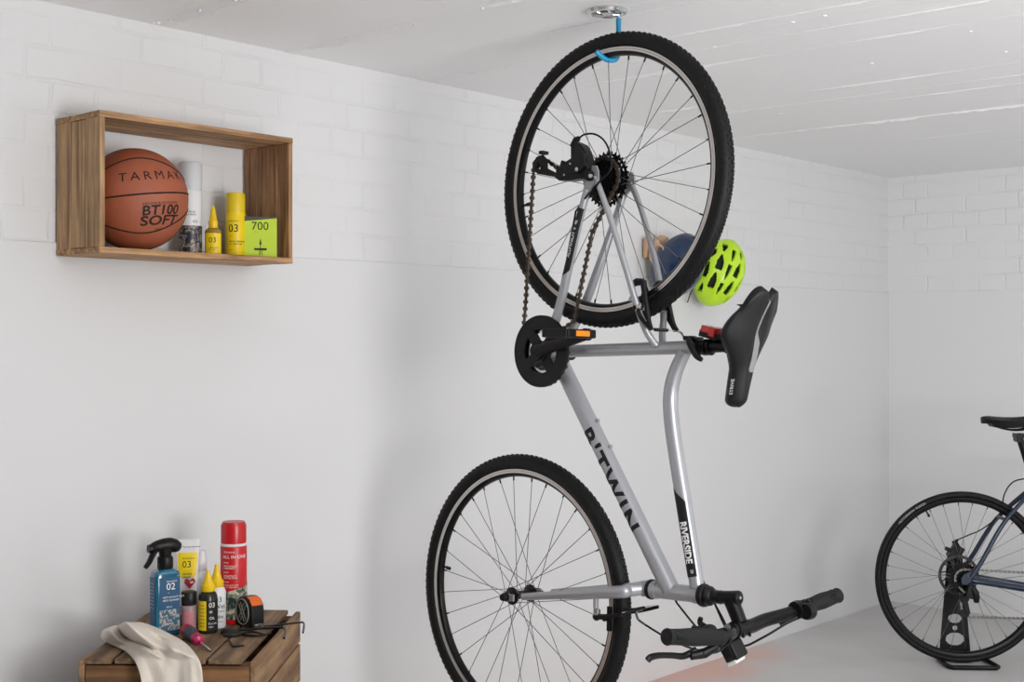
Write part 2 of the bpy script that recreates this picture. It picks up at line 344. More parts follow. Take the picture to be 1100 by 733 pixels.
def RX(c, r, a, y): return V((c[0]+r*cos(a), c[1]+y, c[2]+r*sin(a)))
def make_wheel(parent, c, Rt=.353, tr=.0205, rear=True, knobs=True, rim_in=.297, rim_out=.317, track=True, nsp=16, side=1, valve_ang=0, drop=0, label=None, cas=None, disc=False, phase=0):
    """bicycle wheel round an axle along y; the drive side is at -y"""
    c = V(c); b = MB(); hw = .0122
    b.lathe([(rim_in, -hw*.35), (rim_in+.004, -hw*.8), (rim_in+.009, -hw), (rim_out, -hw), (rim_out, -hw+.002), (rim_out-.006, 0), (rim_out, hw-.002), (rim_out, hw), (rim_in+.009, hw), (rim_in+.004, hw*.8), (rim_in, hw*.35)], c, (0, 1, 0), n=144, closed=True)
    for k in range(2*nsp):
        a = pi*k/nsp+phase; p = RX(c, rim_in, a, (1 if k % 2 else -1)*.003); q = RX(c, rim_in-.010, a, (1 if k % 2 else -1)*.004)
        b.tube([p, q], .0021, 6)                        # nipples
    wh = b.build('wheel', BLACKS, parent); 
    if label: wh['label'] = label
    if track:
        for s in (-1, 1):
            b = MB()
            for r0, r1 in ((rim_out-.0105, rim_out-.0058), (rim_out-.005, rim_out-.0006)):
                b.lathe([(r0, s*(hw-.0005)), (r0, s*(hw+.0006)), (r1, s*(hw+.0006)), (r1, s*(hw-.0005))], c, (0, 1, 0), n=144, closed=True)
            b.build('brake_track', ALU, wh)
    b = MB(); rc = (rim_out-.002+Rt)/2; rh = (Rt-rim_out+.002)/2; pr = []
    for k in range(20):
        a = 2*pi*k/20; pr.append((rc+rh*cos(a), tr*sin(a)))
    b.lathe(pr, c, (0, 1, 0), n=144, closed=True)
    if knobs:
        b.mi = 0
        n = 128
        for k in range(n):
            a = 2*pi*k/n
            for j, (ta, sz) in enumerate(((-66, .0026), (-44, .0034), (-20, .0036), (4, .0036), (24, .0036), (46, .0034), (66, .0026))):
                aa = a+(pi/n if j % 2 else 0); t = R(ta)
                p = RX(c, rc+(rh-.0002)*cos(t), aa, tr*sin(t))
                nrm = V((cos(aa)*cos(t), sin(t), sin(aa)*cos(t))).normalized(); tg = V((-sin(aa), 0, cos(aa)))
                sd = nrm.cross(tg); rot = Matrix((tg, sd, nrm)).transposed()
                b.box(p, (.0064 if abs(ta) < 60 else .004, sz*1.25, .0030 if abs(ta) < 60 else .0020), rot)
    ty = b.build('tyre', RUBBER, wh, ang=30)
    b = MB(); p = RX(c, rim_in, valve_ang, 0); b.tube([p, RX(c, rim_in-.016, valve_ang, 0)], .0032, 8); b.tube([RX(c, rim_in-.014, valve_ang, 0), RX(c, rim_in-.026, valve_ang, 0)], .0048, 8)
    b.build('valve', BLACK, wh)
    fl = ((-.022 if rear else -.033), .033); fr = .0225 if rear else .019
    b = MB(); e = .062 if rear else .046
    b.lathe([(.006, -e), (.008, -e+.004), (.013 if not rear else .012, fl[0]-.005), (fr+.003, fl[0]-.0018), (fr+.003, fl[0]+.0018), (.012, fl[0]+.006), (.010, 0), (.012, fl[1]-.006), (fr+.003, fl[1]-.0018), (fr+.003, fl[1]+.0018), (.013, fl[1]+.005), (.008, e-.004), (.006, e)], c, (0, 1, 0), n=24)
    b.build('hub', BLACK, wh)
    for s in (0, 1):
        for j in range(nsp):
            a = 2*pi*j/nsp+s*pi/nsp; d = 1 if j % 2 else -1; y = fl[s]
            ra = a+d*R(3*360/nsp); y2 = (.004 if s else -.004)
            if (j+s) % 2: ra += 0
            b = MB(); b.tube([RX(c, fr, a+phase, y+(.0018*d)), RX(c, rim_in-.002, ra+phase, y2)], .00095, 6); b.build('spoke', SPOKE, wh)
    if cas:
        y0, teeth = cas; b = MB()
        for i, T in enumerate(teeth):
            r = T*.0127/(2*pi); y = y0-i*.0042; pts = []
            for k in range(T):
                a = 2*pi*k/T
                for da, rr in ((-.28, r-.0022), (-.1, r+.0035), (.1, r+.0035), (.28, r-.0022)):
                    aa = a+da*2*pi/T; pts.append((rr*cos(aa), rr*sin(aa)))
            hole = T > 22
            if not hole: b.prism(pts, c+V((0, y, 0)), (1, 0, 0), (0, 0, 1), (0, -.0019, 0))
            else:                                           # big cogs: toothed ring on five arms
                ri = r-.0085; K = len(pts); q = [(p[0]*ri/math.hypot(*p), p[1]*ri/math.hypot(*p)) for p in pts]
                vs = [c+V((p[0], y, p[1])) for p in pts]+[c+V((p[0], y, p[1])) for p in q]; vs += [v+V((0, -.0019, 0)) for v in vs]
                fs = []
                for k in range(K):
                    n_ = (k+1) % K
                    fs += [[k, n_, K+n_, K+k], [2*K+k, 3*K+k, 3*K+n_, 2*K+n_], [k, 2*K+k, 2*K+n_, n_], [K+k, K+n_, 3*K+n_, 3*K+k]]
                b.add(vs, fs)
                for k in range(6):
                    a = 2*pi*k/6+i*.2; b.box(c+V((cos(a)*ri*.66, y-.001, sin(a)*ri*.66)), (ri*.75, .0018, .007), Matrix.Rotation(-a, 3, 'Y'))
        b.lathe([(.017, 0), (.017, -len(teeth)*.0042-.001)], c+V((0, y0, 0)), (0, 1, 0), n=24)
        b.build('cassette', COG, wh, ang=25)
    if disc:
        b = MB(); ry = .044
        b.lathe([(.068, ry), (.080, ry), (.080, ry+.0018), (.068, ry+.0018)], c, (0, 1, 0), n=60, closed=True)
        for k in range(12):
            a = 2*pi*k/12; b.box(RX(c, .045, a+.2, ry+.001), (.055, .0018, .005), Matrix.Rotation(-a-.7, 3, 'Y'))
        b.lathe([(.024, ry-.001), (.024, ry+.003)], c, (0, 1, 0), n=30)
        b.build('brake_disc', mat('disc_steel', (70, 70, 72), rough=.35, metal=.9), wh)
    return wh
def chain_mesh(b, path, y, pitch=.0085, step=3):
    """links laid along a closed or open path in the plane y (functions of path points)"""
    P = [V(p) for p in path]; acc = 0; i = 0; k = 0
    seg = [(P[j+1]-P[j]).length for j in range(len(P)-1)]; tot = sum(seg); n = int(tot/pitch)
    def at(d):
        j = 0
        while j < len(seg)-1 and d > seg[j]: d -= seg[j]; j += 1
        return P[j].lerp(P[j+1], min(1, d/max(seg[j], 1e-9))), (P[j+1]-P[j]).normalized()
    for k in range(n):
        p, t = at((k+.5)*tot/n); yv = V((0, 1, 0)); nn = t.cross(yv).normalized(); yv = nn.cross(t)
        rot = Matrix((t, yv, nn)).transposed()
        if k % 2: b.box(p, (pitch*1.5, .0040, .0062), rot)
        else: b.box(p, (pitch*.95, .0088, .0092), rot)

# ---------------------------------------------------------------- the silver bicycle hung by its rear wheel
AZ = R(45.1); LEAN = R(1.7)
HUB = V((.2365, 3.1655, 1.664))
MBK = Matrix.Translation(HUB) @ Matrix.Rotation(-AZ, 4, 'Z') @ Matrix.Rotation(-LEAN, 4, 'X')
MBI = MBK.inverted()
def bp(u, v, y=0):
    """bicycle coordinates (x towards the saddle side, y away from the chain side, z up) of the photo point lying in the plane y"""
    e = MBI @ EYE; d = MBI.to_3x3() @ ray(u, v); t = (y-e.y)/d.y; return e+d*t
bike = empty('bicycle', label='silver bicycle hanging upright from the ceiling hook by its rear wheel', cat='bicycle')
bike.matrix_world = MBK
make_wheel(bike, (0, 0, 0), rear=True, valve_ang=pi+.0-R(2.5)+.18, cas=(-.012, (32, 28, 24, 21, 18, 16, 13)), phase=.04)
FH = bp(560, 639, 0)
make_wheel(bike, FH, rear=False, valve_ang=pi-.12, phase=.11)
BB = V((-.172, 0, -.412)); YD = -.066
b = MB()
ST1 = V((.258, 0, -.399))
b.tube([BB, ST1], .0152, 20)                                              # seat tube
b.lathe([(.0, -.036), (.0205, -.036), (.0205, .036), (0, .036)], BB, (0, 1, 0), n=28)   # bottom bracket shell
HT0 = bp(701, 633.5); HT1 = bp(753, 639.5)
b.tube([HT0, HT1], .0185, 24)
b.tube([HT0, HT0.lerp(HT1, .12)], .0205, 24); b.tube([HT0.lerp(HT1, .88), HT1], .0205, 24)
DT = [BB, bp(721.5, 636)]
b.tube([DT[0], DT[0].lerp(DT[1], .05), DT[1]], [.019, .0205, .0215, .0215], 24)
TT = [bp(736, 377), bp(726, 399), bp(720.5, 424), bp(721.5, 452), bp(727, 492), bp(735, 542), bp(742.5, 590), bp(749, 632)]
b.tube(TT, [.0150, .0172, .0178, .018, .0175, .0165], 24, sm=8)
def stay(pts, r): b.tube(pts, r, 14, sm=8)
DR = bp(634.5, 189, YD); DF = V((DR.x, .066, DR.z))
def sy(p, s): return V((p.x, abs(p.y)*s, p.z))
def mir(pts): return [V((p[0], -p[1], p[2])) for p in pts]
CSN = [bp(631, 203, -.066), bp(621.5, 240, -.062), bp(610.3, 290, -.052), bp(600.5, 332, -.042), BB+V((.004, -.028, .02))]
stay(CSN, [.0085, .0095, .0105, .0115, .012]); stay(mir(CSN), [.0085, .0095, .0105, .0115, .012])
SSN = [bp(639.5, 190, -.066), bp(646, 207, -.066), bp(656, 236, -.064), bp(672, 287, -.058), bp(686, 334, -.045), bp(695, 357, -.028), bp(705, 372, -.012)]
stay(SSN, [.0062, .0068, .0074, .0078, .0082, .0085]); stay(mir(SSN), [.0062, .0068, .0074, .0078, .0082, .0085])
for s in (-1, 1):                                                         # rear dropouts
    q = bp(634, 187, YD)
    poly = [(-.012, .014), (.004, .020), (.020, .018), (.027, .004), (.027, -.020), (.017, -.024), (.004, -.034), (-.006, -.052), (-.022, -.052), (-.016, -.02)]
    b.prism(poly, (q.x, s*.066-.0025, q.z), (1, 0, 0), (0, 0, 1), (0, .005, 0))
    for k in (0, 1):                                                      # brake studs
        p = SSN[4].lerp(SSN[3], .25); b.tube([(p.x, s*.052, p.z), (p.x-.012, s*.052, p.z+.002)], .006, 10)
b.tube([BB+V((.02, 0, .02)), (BB.x+.0, 0, BB.z+.035)], .006, 8)
for t in (.33, .44):                                                      # bottle bosses
    p = DT[0].lerp(DT[1], t); n_ = (DT[1]-DT[0]).cross(V((0, 1, 0))).normalized(); n_ = n_ if n_.x > 0 else -n_
    b.tube([p+n_*.018, p+n_*.0285], .0048, 10)
fr = b.build('frame', SILVER, bike, ang=35)
# frame badges
dd = (DT[1]-DT[0]).normalized(); side = V((0, 1, 0)).cross(dd); side = side if side.x > 0 else -side
def on_tube(p0, axis, r, up_dir, yaw):
    """x runs along the axis, y wraps round the tube starting from the chain side turned by yaw"""
    ax = axis.normalized(); nz = (V((0, -1, 0))-ax*V((0, -1, 0)).dot(ax)).normalized(); uy = up_dir-ax*up_dir.dot(ax); uy = (uy-nz*uy.dot(nz)).normalized()
    return lambda x, y: p0+ax*x+(nz*cos(y/r+yaw)+uy*sin(y/r+yaw))*(r+.0006)
def on_path(pts, r, up_dir, yaw, lift=.0007, k=8):
    P = smooth_path(pts, k); S_ = [0]
    for i in range(1, len(P)): S_.append(S_[-1]+(P[i]-P[i-1]).length)
    def f(x, y):
        x = max(0, min(S_[-1]-1e-5, x)); i = 0
        while S_[i+1] < x: i += 1
        q = (x-S_[i])/(S_[i+1]-S_[i]); p = P[i].lerp(P[i+1], q); i2 = min(i+2, len(P)-1); i1 = max(i-1, 0)
        ax = ((P[i+1]-P[i1]).normalized()*(1-q)+(P[i2]-P[i]).normalized()*q).normalized()
        rr = r(x/S_[-1]) if callable(r) else r
        nz = (V((0, -1, 0))-ax*V((0, -1, 0)).dot(ax)).normalized(); uy = up_dir-ax*up_dir.dot(ax); uy = (uy-nz*uy.dot(nz)).normalized()
        return p+(nz*cos(y/rr+yaw)+uy*sin(y/rr+yaw))*(rr+lift)
    f.total = S_[-1]
    def at(pt):                                       # arc length of the path point nearest to pt
        return S_[min(range(len(P)), key=lambda i: (P[i]-pt).length)]
    f.at = at
    return f
pB = bp(660.5, 513); tB = DT[0]+dd*((pB-DT[0]).dot(dd))
text('brand_lettering', "B'TWIN", .056, on_tube(tB+dd*.004, dd, .0213, side, R(-24)), BLACKINK, fr, step=.01, stepy=.003, bold=.0017, sx=1.25, spacing=1.22)
sd2 = V((1, 0, 0))
ttr = lambda q: (lambda L, t: L[int(min(t, len(L)-2))]+(L[int(min(t, len(L)-2))+1]-L[int(min(t, len(L)-2))])*(t-int(min(t, len(L)-2))))([.0150, .0172, .0178, .018, .0175, .0165], q*5)
ft = on_path(TT, ttr, sd2, R(-4)); fu = on_path(TT, ttr, sd2, R(-4), .0012)
x0 = ft.at(bp(733, 526)); x1 = ft.at(bp(747, 619))
dec = patch('decal', x0, x1, -.013, .016, lambda x, y: ft(x, -.013+(y+.013)*min(1, .04+(x-x0)/.035)), BLACKINK, fr, 40, 10)
xm = x0+(x1-x0)*.62
text('name_lettering', 'RIVERSIDE', .0225, lambda x, y: fu(xm+x, y+.002), WHITEINK, dec, step=.006, stepy=.003, bold=.0008, sx=.92)
text('name_lettering', '28', .009, lambda x, y: fu(x1-.012+x, y+.006), WHITEINK, dec, step=.006, stepy=.003)
csr = lambda q: .0085+.0035*q
fc = on_path(CSN, csr, sd2, R(0)); fcu = on_path(CSN, csr, sd2, R(0), .0012)
x0 = fc.at(bp(624.5, 226, -.063)); x1 = fc.at(bp(607, 300, -.050))
dec = patch('decal', x0, x1, -.0125, .0115, lambda x, y: fc(x, -.0125+(y+.0125)*(1 if x < x1-.028 else max(.04, (x1-x)/.028))), BLACKINK, fr, 40, 8)
text('size_lettering', 'ALUMINIUM  II  46', .0125, lambda x, y: fcu(x0+(x1-x0)*.42-x, -y), WHITEINK, dec, step=.006, stepy=.003, sx=.92)
# headset, fork, stem, bar
b = MB(); ah = (HT1-HT0).normalized()
b.lathe([(.0225, -.006), (.0235, 0), (.0225, .003), (.019, .003)], HT0-ah*.001, ah, n=28); b.build('headset', BLACK, bike); b = MB()
b.lathe([(.021, 0), (.025, .003), (.0262, .008), (.025, .014), (.018, .017), (.018, .0175), (.021, .019), (.022, .026), (.018, .032), (.0155, .034), (.0145, .052), (.0155, .054)], HT1, ah, n=28)
b.build('headset', BLACK, bike)
b = MB(); FC = HT0-ah*.005
b.tube([FC, FC-ah*.022, FC-ah*.044], [.0190, .0188, .012], 20)
for s in (-1, 1):
    b.tube([FC-ah*.022+V((0, s*.008, 0)), FC-ah*.040+V((0, s*.034, -.002)), sy(bp(668, 636, -.051), s), sy(bp(640, 637.5, -.051), s), sy(bp(600, 639.5, -.052), s), sy(bp(562, 641.5, -.053), s)], [.0155, .0165, .0155, .0145, .0125, .0100, .0085], 16, sm=8)
    b.prism([(-.012, -.010), (-.012, .010), (.026, .008), (.026, -.008)], FH+V((0, s*.053-.0025, 0)), (1, 0, 0), (0, 0, 1), (0, .005, 0))
    p = bp(640, 648, -.05); b.tube([(p.x, s*.050, p.z+.012), (p.x, s*.05, p.z-.012)], .0062, 12)
fk = b.build('fork', SILVER, bike)
b = MB(); b.lathe([(.0, -.014), (.008, -.013), (.010, -.008), (.0095, 0), (.012, .001), (.012, .003)], FH+V((0, -.0565, 0)), (0, 1, 0), n=16); b.lathe([(.012, -.003), (.0095, 0), (.010, .008), (.008, .013), (0, .014)], FH+V((0, .0565, 0)), (0, 1, 0), n=16)
b.tube([FH+V((0, -.055, 0)), FH+V((0, .055, 0))], .0045, 10)
b.build('axle_nut', BLACK, bike)
b = MB(); S0 = HT1+ah*.050; S1 = bp(793, 642.5); BC = bp(795, 675.5)
b.tube([S0, S0.lerp(S1, .5), S1], [.0142, .0142, .0152, .0158], 20); b.lathe([(.0158, 0), (.0150, .003), (.009, .005), (0, .005)], S1, (S1-S0), n=20)
b.tube([S0.lerp(S1, .62)+V((0, 0, -.004)), BC+V((0, 0, .012))], [.0175, .0160, ], 20)
b.tube([BC+V((0, -.022, 0)), BC+V((0, .022, 0))], .0185, 20)
for s in (-1, 1): b.tube([BC+V((.012, s*.012, .012)), BC+V((.018, s*.012, -.016))], .0032, 8)
stem = b.build('stem', BLACKS, bike)
b = MB(); b.lathe([(.0036, 0), (.0036, .0012), (0, .0012)], S1+(S1-S0).normalized()*.005, (S1-S0), n=14); b.build('bolt', CHROME, stem)
BAR = [bp(724, 684.5, -.285), bp(752, 686, -.205), bp(775, 684.5, -.135), bp(786, 681, -.085), BC+V((0, -.04, 0)), BC, BC+V((0, .04, 0)), bp(822, 666.5, .085), bp(843, 660.5, .135), bp(858, 655, .175), bp(872, 650, .21), bp(896, 641, .275)]
b = MB(); b.tube(BAR, [.0111, .0111, .0111, .0125, .0150, .0158, .0158, .0150, .0145, .0135, .0111, .0111], 18, sm=6); bar = b.build('handlebar', BLACKS, bike)
def grip(p0, p1):
    b = MB(); d = (p1-p0).normalized(); L = (p1-p0).length; pr = [(0, 0), (.014, 0), (.0165, .003)]
    for k in range(30):
        t = k/29; r = .0158+.0022*sin(pi*min(1, t*1.1))**2+.0006*(k % 2); pr.append((r, .004+t*(L-.010)))
    pr += [(.0175, L-.004), (.0165, L-.001), (.012, L), (0, L)]
    b.lathe(pr, p0, d, n=28); return b.build('grip', GRIP, bar)
grip(bp(773, 685, -.142), bp(715.5, 684.5, -.300)); grip(bp(869, 651, .205), bp(901, 639.5, .300))
def lever(s):
    """brake lever and its clamp round the bar; s = -1 on the chain side"""
    b = MB()
    if s < 0: c = bp(771, 685, -.137); ax = (bp(752, 686, -.2)-c).normalized()
    else: c = bp(866, 652, .195); ax = (bp(880, 647, .24)-c).normalized()
    b.lathe([(.0115, -.007), (.0175, -.006), (.0175, .006), (.0115, .007)], c-ax*.006, ax, n=24)
    b.lathe([(.0115, -.005), (.0190, -.004), (.0190, .004), (.0115, .005)], c-ax*.022, ax, n=24)
    if s < 0:
        h = [bp(771, 694, -.140), bp(757, 702, -.160), bp(742, 705, -.190)]
        b.tube([c+V((0, 0, -.012)), h[0]+V((0, 0, .004))], [.010, .009], 12)
        b.tube(h, [.008, .011, .009], 12, flat=.7)
        b.tube([bp(748, 698, -.175), bp(735, 705, -.2), bp(722, 704.5, -.235), bp(708, 704.5, -.275), bp(699, 706.5, -.300), bp(695.5, 710, -.308)], [.007, .0075, .0065, .0062, .0068, .0075, .007], 12, sm=5, flat=.75)
    else:
        b.tube([c+V((-.004, .01, -.004)), c+V((-.020, .04, -.004)), c+V((-.026, .07, .004))], [.011, .010, .008], 12)
        b.tube([c+V((-.024, .06, .002)), c+V((-.030, .10, .006)), c+V((-.026, .150, .014))], [.0070, .0062, .0065], 12, sm=5, flat=.75)
    b.build('brake_lever', BLACK, bar)
    b = MB()                                                               # gear shifter with its thumb paddle
    if s < 0:
        b.ell(bp(762, 676, -.13), (.014, .018, .010)); b.tube([bp(757, 676, -.13), bp(752, 669, -.125), bp(753, 664, -.125)], [.007, .006, .005], 10, sm=4)
        b.tube([bp(752, 670, -.125), bp(757, 673, -.13)], .006, 8); b.tube([bp(744, 675, -.13), bp(762, 677, -.13)], .0055, 8)
    else:
        b.lathe([(.0115, -.010), (.020, -.009), (.021, 0), (.020, .007), (.0115, .008)], c-ax*.030, ax, n=24)
        b.lathe([(.0, -.012), (.017, -.011), (.019, -.004), (.019, .010)], bp(867.5, 657, .17), (0, 1, 0), n=24)
        b.tube([bp(853, 655, .165), bp(850, 654, .16)], [.008, .0085], 12); b.tube([bp(866, 650, .18), bp(868.5, 644.5, .18)], [.007, .0055], 10)
        b.tube([bp(851, 655, .16), bp(862, 658, .165)], .007, 10)
    b.build('gear_shifter', BLACK, bar)
lever(-1); lever(1)
# front light clipped under the bar
b = MB(); b.tube([BC+V((0, -.034, 0)), BC+V((0, -.020, 0))], .0165, 18)
LC = bp(788, 699, -.035)
rotl = Matrix.Rotation(R(-28), 3, 'Y') @ Matrix.Rotation(R(10), 3, 'X')
b.tube([BC+V((-.004, -.028, -.012)), LC+V((0, 0, .012))], .008, 12)
fl = b.build('front_light', BLACK, bike)
b = MB(); b.box(LC, (.036, .046, .040), rotl); b.box(LC+rotl @ V((-.002, 0, .002)), (.028, .050, .034), rotl)
b.build('light_body', BLACK, fl, bevel=.006, seg=3)
b = MB(); b.box(LC+rotl @ V((-.004, -.004, -.0215)), (.028, .040, .010), rotl)
b.build('lens', mat('clear_lens', (225, 225, 222), rough=.1), fl, bevel=.0045, seg=3)
# seat clamp, post, saddle, tail light
b = MB(); b.tube([ST1+V((.002, 0, 0)), ST1+V((.016, 0, 0))], .0185, 24)
b.box(ST1+V((-.006, -.010, .020)), (.026, .016, .010)); b.tube([ST1+V((.008, -.016, .018)), ST1+V((.008, .018, .018))], .0055, 10)
b.tube([bp(739, 364, -.02), bp(742, 371, -.032), bp(748, 382, -.034), bp(754, 387, -.033)], [.006, .008, .0075, .005], 10, sm=4)
b.build('seat_clamp', BLACK, bike, bevel=.001)
b = MB(); P1 = V((.362, 0, -.396)); b.tube([ST1, P1], .0136, 24); 
b.lathe([(.0136, 0), (.0185, .001), (.0185, .010), (.0150, .011), (.0150, .016), (.0185, .017), (.0185, .022), (.0136, .024)], ST1+V((.026, 0, 0)), (1, 0, 0), n=24)
b.box(P1+V((.008, 0, 0)), (.020, .050, .034)); b.tube([P1+V((.01, 0, -.030)), P1+V((.01, 0, .030))], .008, 12)
b.build('seatpost', BLACKS, bike)
b = MB(); tl = bp(757, 360, -.0)
rt_ = Matrix.Rotation(R(14), 3, 'Y')
q = bp(764, 361, -.006); b.box(q+V((0, 0, .002)), (.048, .030, .016), rt_)
tlo = b.build('tail_light', mat('black_clip', (24, 24, 24), rough=.5), bike, bevel=.002)
b = MB(); b.box(q+V((.003, 0, .012)), (.042, .034, .016), rt_); b.box(q+V((.014, -.002, .008)), (.018, .036, .022), rt_)
b.build('lens', mat('red_lens', (190, 28, 24), rough=.2, coat=.5), tlo, bevel=.003)
# saddle: rows from the tail (top in the picture) to the nose
b = MB(); rows = []; NS = 30; NC = 28
def sad_w(t):
    if t < .36: return .054+.024*sin(min(1, t/.36)*pi/2)
    if t < .70: x = (t-.36)/.34; return .078-.050*(x*x*(3-2*x))
    return .028-.006*(t-.70)/.30
ZR, ZN = -.268, -.530
SX0 = .464
def sad_pt(t, k):
    """t tail to nose, k = -1..1 across the top, beyond that the skirt"""
    ww = sad_w(t)*(1 if t < .93 else math.sqrt(max(.01, 1-((t-.93)/.0702)**2)))
    top = SX0-.068*t-.004*sin(min(1, t)*pi)+.006*math.exp(-(t/.2)**2)-(.012*((t-.93)/.07)**2 if t > .93 else 0)
    a = max(-1, min(1, k)); z = ZR+(ZN-ZR)*t
    z -= (.026*math.exp(-(a/.17)**2)+.040*(max(0, abs(a)-.40)/.60)**2.2)*max(0, 1-t/.5)**1.5      # two lobes with a notch between
    f_ = min(1, max(0, (.80-t)*5))
    crown = -.034*abs(a)**2.2-.012*math.exp(-(a/.13)**2)*f_
    crown *= .35+.65*ww/.078
    x = top+crown; y = a*ww
    if abs(k) > 1:
        e = abs(k)-1; s = 1 if k > 0 else -1
        x -= .025*min(1, e)*(1 if t < .93 else max(.1, math.sqrt(max(0, 1-((t-.93)/.07)**2)))); y = s*(ww+.003*sin(min(1, e)*pi)-.020*max(0, e-.35)*(1 if t < .6 else .5))
    if t < .05: x -= .018*(1-t/.05)**2
    return V((x, y, z))
ks = [-2, -1.75, -1.5, -1.25, -1.1]+[-1+2*i/24 for i in range(25)]+[1.1, 1.25, 1.5, 1.75, 2]
TS = [i/26*.93 for i in range(27)]+[.945, .958, .970, .981, .989, .995, .998, 1.0]
g = [[sad_pt(t_, k) for k in ks] for t_ in TS]
n_ = len(ks); b.add([p for r_ in g for p in r_], [[i*n_+j, i*n_+j+1, (i+1)*n_+j+1, (i+1)*n_+j] for i in range(34) for j in range(n_-1)])
K0 = 0; b.f.append([i*n_ for i in range(35)]+[i*n_+n_-1 for i in range(34, -1, -1)]) ; b.m.append(0)
b.f.append([j for j in range(n_)]); b.m.append(0); b.f.append([34*n_+j for j in range(n_)][::-1]); b.m.append(0)
SADM = mat('saddle_cover', (21, 21, 23), rough=.42, bump=.25, bscale=900)
sad = b.build('saddle', SADM, bike, ang=70)
def strip(x0, x1, w0, w1):
    return lambda u, v: sad_pt(u, v)+V((.0012, 0, 0))
b = MB(); vs = []; NT = 40
for i in range(NT+1):
    t = .006+.70*i/NT
    c_ = 0.0; hw_ = .0030 if t < .36 else .0030+.0070*min(1, (t-.36)/.1)
    if t > .68: hw_ *= math.sqrt(max(.02, 1-((t-.68)/.033)**2))
    for j in range(5):
        y_ = (-1+2*j/4)*hw_; p = sad_pt(t, y_/sad_w(t)); vs.append(p+V((.0011, 0, 0)))
b.add(vs, [[i*5+j, i*5+j+1, i*5+j+6, i*5+j+5] for i in range(NT) for j in range(4)])
b.build('stripe', mat('saddle_stripe', (128, 128, 131), rough=.6), sad)
text('saddle_lettering', 'STRIVE', .012, lambda x, y: sad_pt(.83-x/.272, -1.15-y/.030)+V((-.0, -.0010, 0)), WHITEINK, sad, step=.006, stepy=.004)
b = MB()
for s in (-1, 1):
    b.tube([(.392, s*.012, -.500), (.380, s*.020, -.455), (.366, s*.022, -.41), (.370, s*.022, -.37), (.400, s*.026, -.345)], .0035, 8, sm=5)
b.build('saddle_rail', BLACKS, sad)
# crank, guard, pedals
CR = V((BB.x, -.048, BB.z)); b = MB()
pts = []; n = 96
def disc_ring(b, c, r0, r1, y0, y1, n=96): b.lathe([(r0, y0), (r1, y0), (r1, y1), (r0, y1)], c, (0, 1, 0), n=n, closed=True)
disc_ring(b, CR, .054, .0885, -.005, .000)
disc_ring(b, CR, .0865, .0885, -.006, .003)
for k in range(42):
    a = 2*pi*k/42; b.box(RX(CR, .0830, a, .0055), (.0045, .0025, .006), Matrix.Rotation(-a, 3, 'Y'))
disc_ring(b, CR, .062, .0815, .004, .007)
for k in range(4):
    a = pi/2*k+R(38); b.box(RX(CR, .040, a, -.001), (.050, .009, .026), Matrix.Rotation(-a, 3, 'Y'))
b.lathe([(.026, -.010), (.026, .010)], CR, (0, 1, 0), n=28)
crk = b.build('crankset', mat('crank_black', (15, 15, 16), rough=.5), bike, ang=30)
b = MB(); disc_ring(b, CR, .047, .0605, .0045, .0065)
b.build('chainring', CHROME, crk)
for s in (-1, 1):
    ctr = CR+V((0, -.012, 0)) if s < 0 else V((BB.x, .052, BB.z))
    tip = bp(630, 359.5, -.066) if s < 0 else None
    if s > 0: tn = bp(630, 359.5, -.066); tip = V((2*BB.x-tn.x, .066, 2*BB.z-tn.z))
    b = MB(); b.tube([ctr, ctr.lerp(tip, .3), tip], [.018, .0165, .0135, .0135], 16, flat=1.0, up=(0, 1, 0))
    b.lathe([(.020, -.009), (.020, .009)], ctr, (0, 1, 0), n=24); b.lathe([(.0145, -.008), (.0145, .008)], tip, (0, 1, 0), n=20)
    arm = b.build('crank_arm', mat('crank_black', (15, 15, 16)), crk, ang=40)
    b = MB(); b.lathe([(.007, -.0105), (.007, -.0095)], ctr, (0, 1, 0), n=16); b.build('bolt', CHROME, crk) if s < 0 else None
    b = MB(); y0 = tip.y+s*.012; y1 = tip.y+s*.108
    cyl_c = V((tip.x, 0, tip.z))
    b.tube([(tip.x, tip.y, tip.z), (tip.x, y1-s*.006, tip.z)], .0075, 12)
    for sx in (-1, 1):
        b.box((tip.x+sx*.034, (y0+y1)/2, tip.z), (.016, abs(y1-y0), .020), None)
        b.box((tip.x, y1 if sx > 0 else y0+s*.004, tip.z), (.078, .010, .020))
    for k in range(3): b.box((tip.x, y0+(y1-y0)*(k+1)/4, tip.z), (.062, .007, .014))
    pd = b.build('pedal', BLACK, bike, bevel=.003)
    for sx in (-1, 1):
        b = MB(); b.box((tip.x+sx*.0425, (y0+y1)/2, tip.z), (.004, .046, .013)); b.build('reflector', mat('amber_reflector', (235, 140, 30), rough=.25), pd, bevel=.001)
# chain
yC = -.046
cp = lambda u, v, y=yC: bp(u, v, y)
b = MB()
path = [cp(562.5, 356), cp(565, 320), cp(568, 270), cp(571, 220), cp(573, 188), cp(573.5, 178), cp(577, 171), cp(583, 170), cp(590, 174), cp(598, 180), cp(606, 185), cp(615, 180), cp(622, 183)]
chain_mesh(b, path, yC)
k7 = -.038
rr = 24*.0127/(2*pi)+.001
path = [V((rr*cos(a), -.030, rr*sin(a))) for a in [R(200-200*i/16) for i in range(17)]]
path = [cp(622, 183)]+path+[V((rr*.98, -.030, -.012)), bp(636, 250, -.035), bp(626, 300, -.040), bp(617, 345, -.044)]
chain_mesh(b, path, yC)
a0 = math.atan2(path[-1].z-CR.z, path[-1].x-CR.x)
arc = [RX(CR, .0830, R(a), .0055) for a in range(40, -196, -8)]
chain_mesh(b, [path[-1]]+arc+[cp(562.5, 356)], yC)
b.build('chain', CHAINM, bike, ang=20)
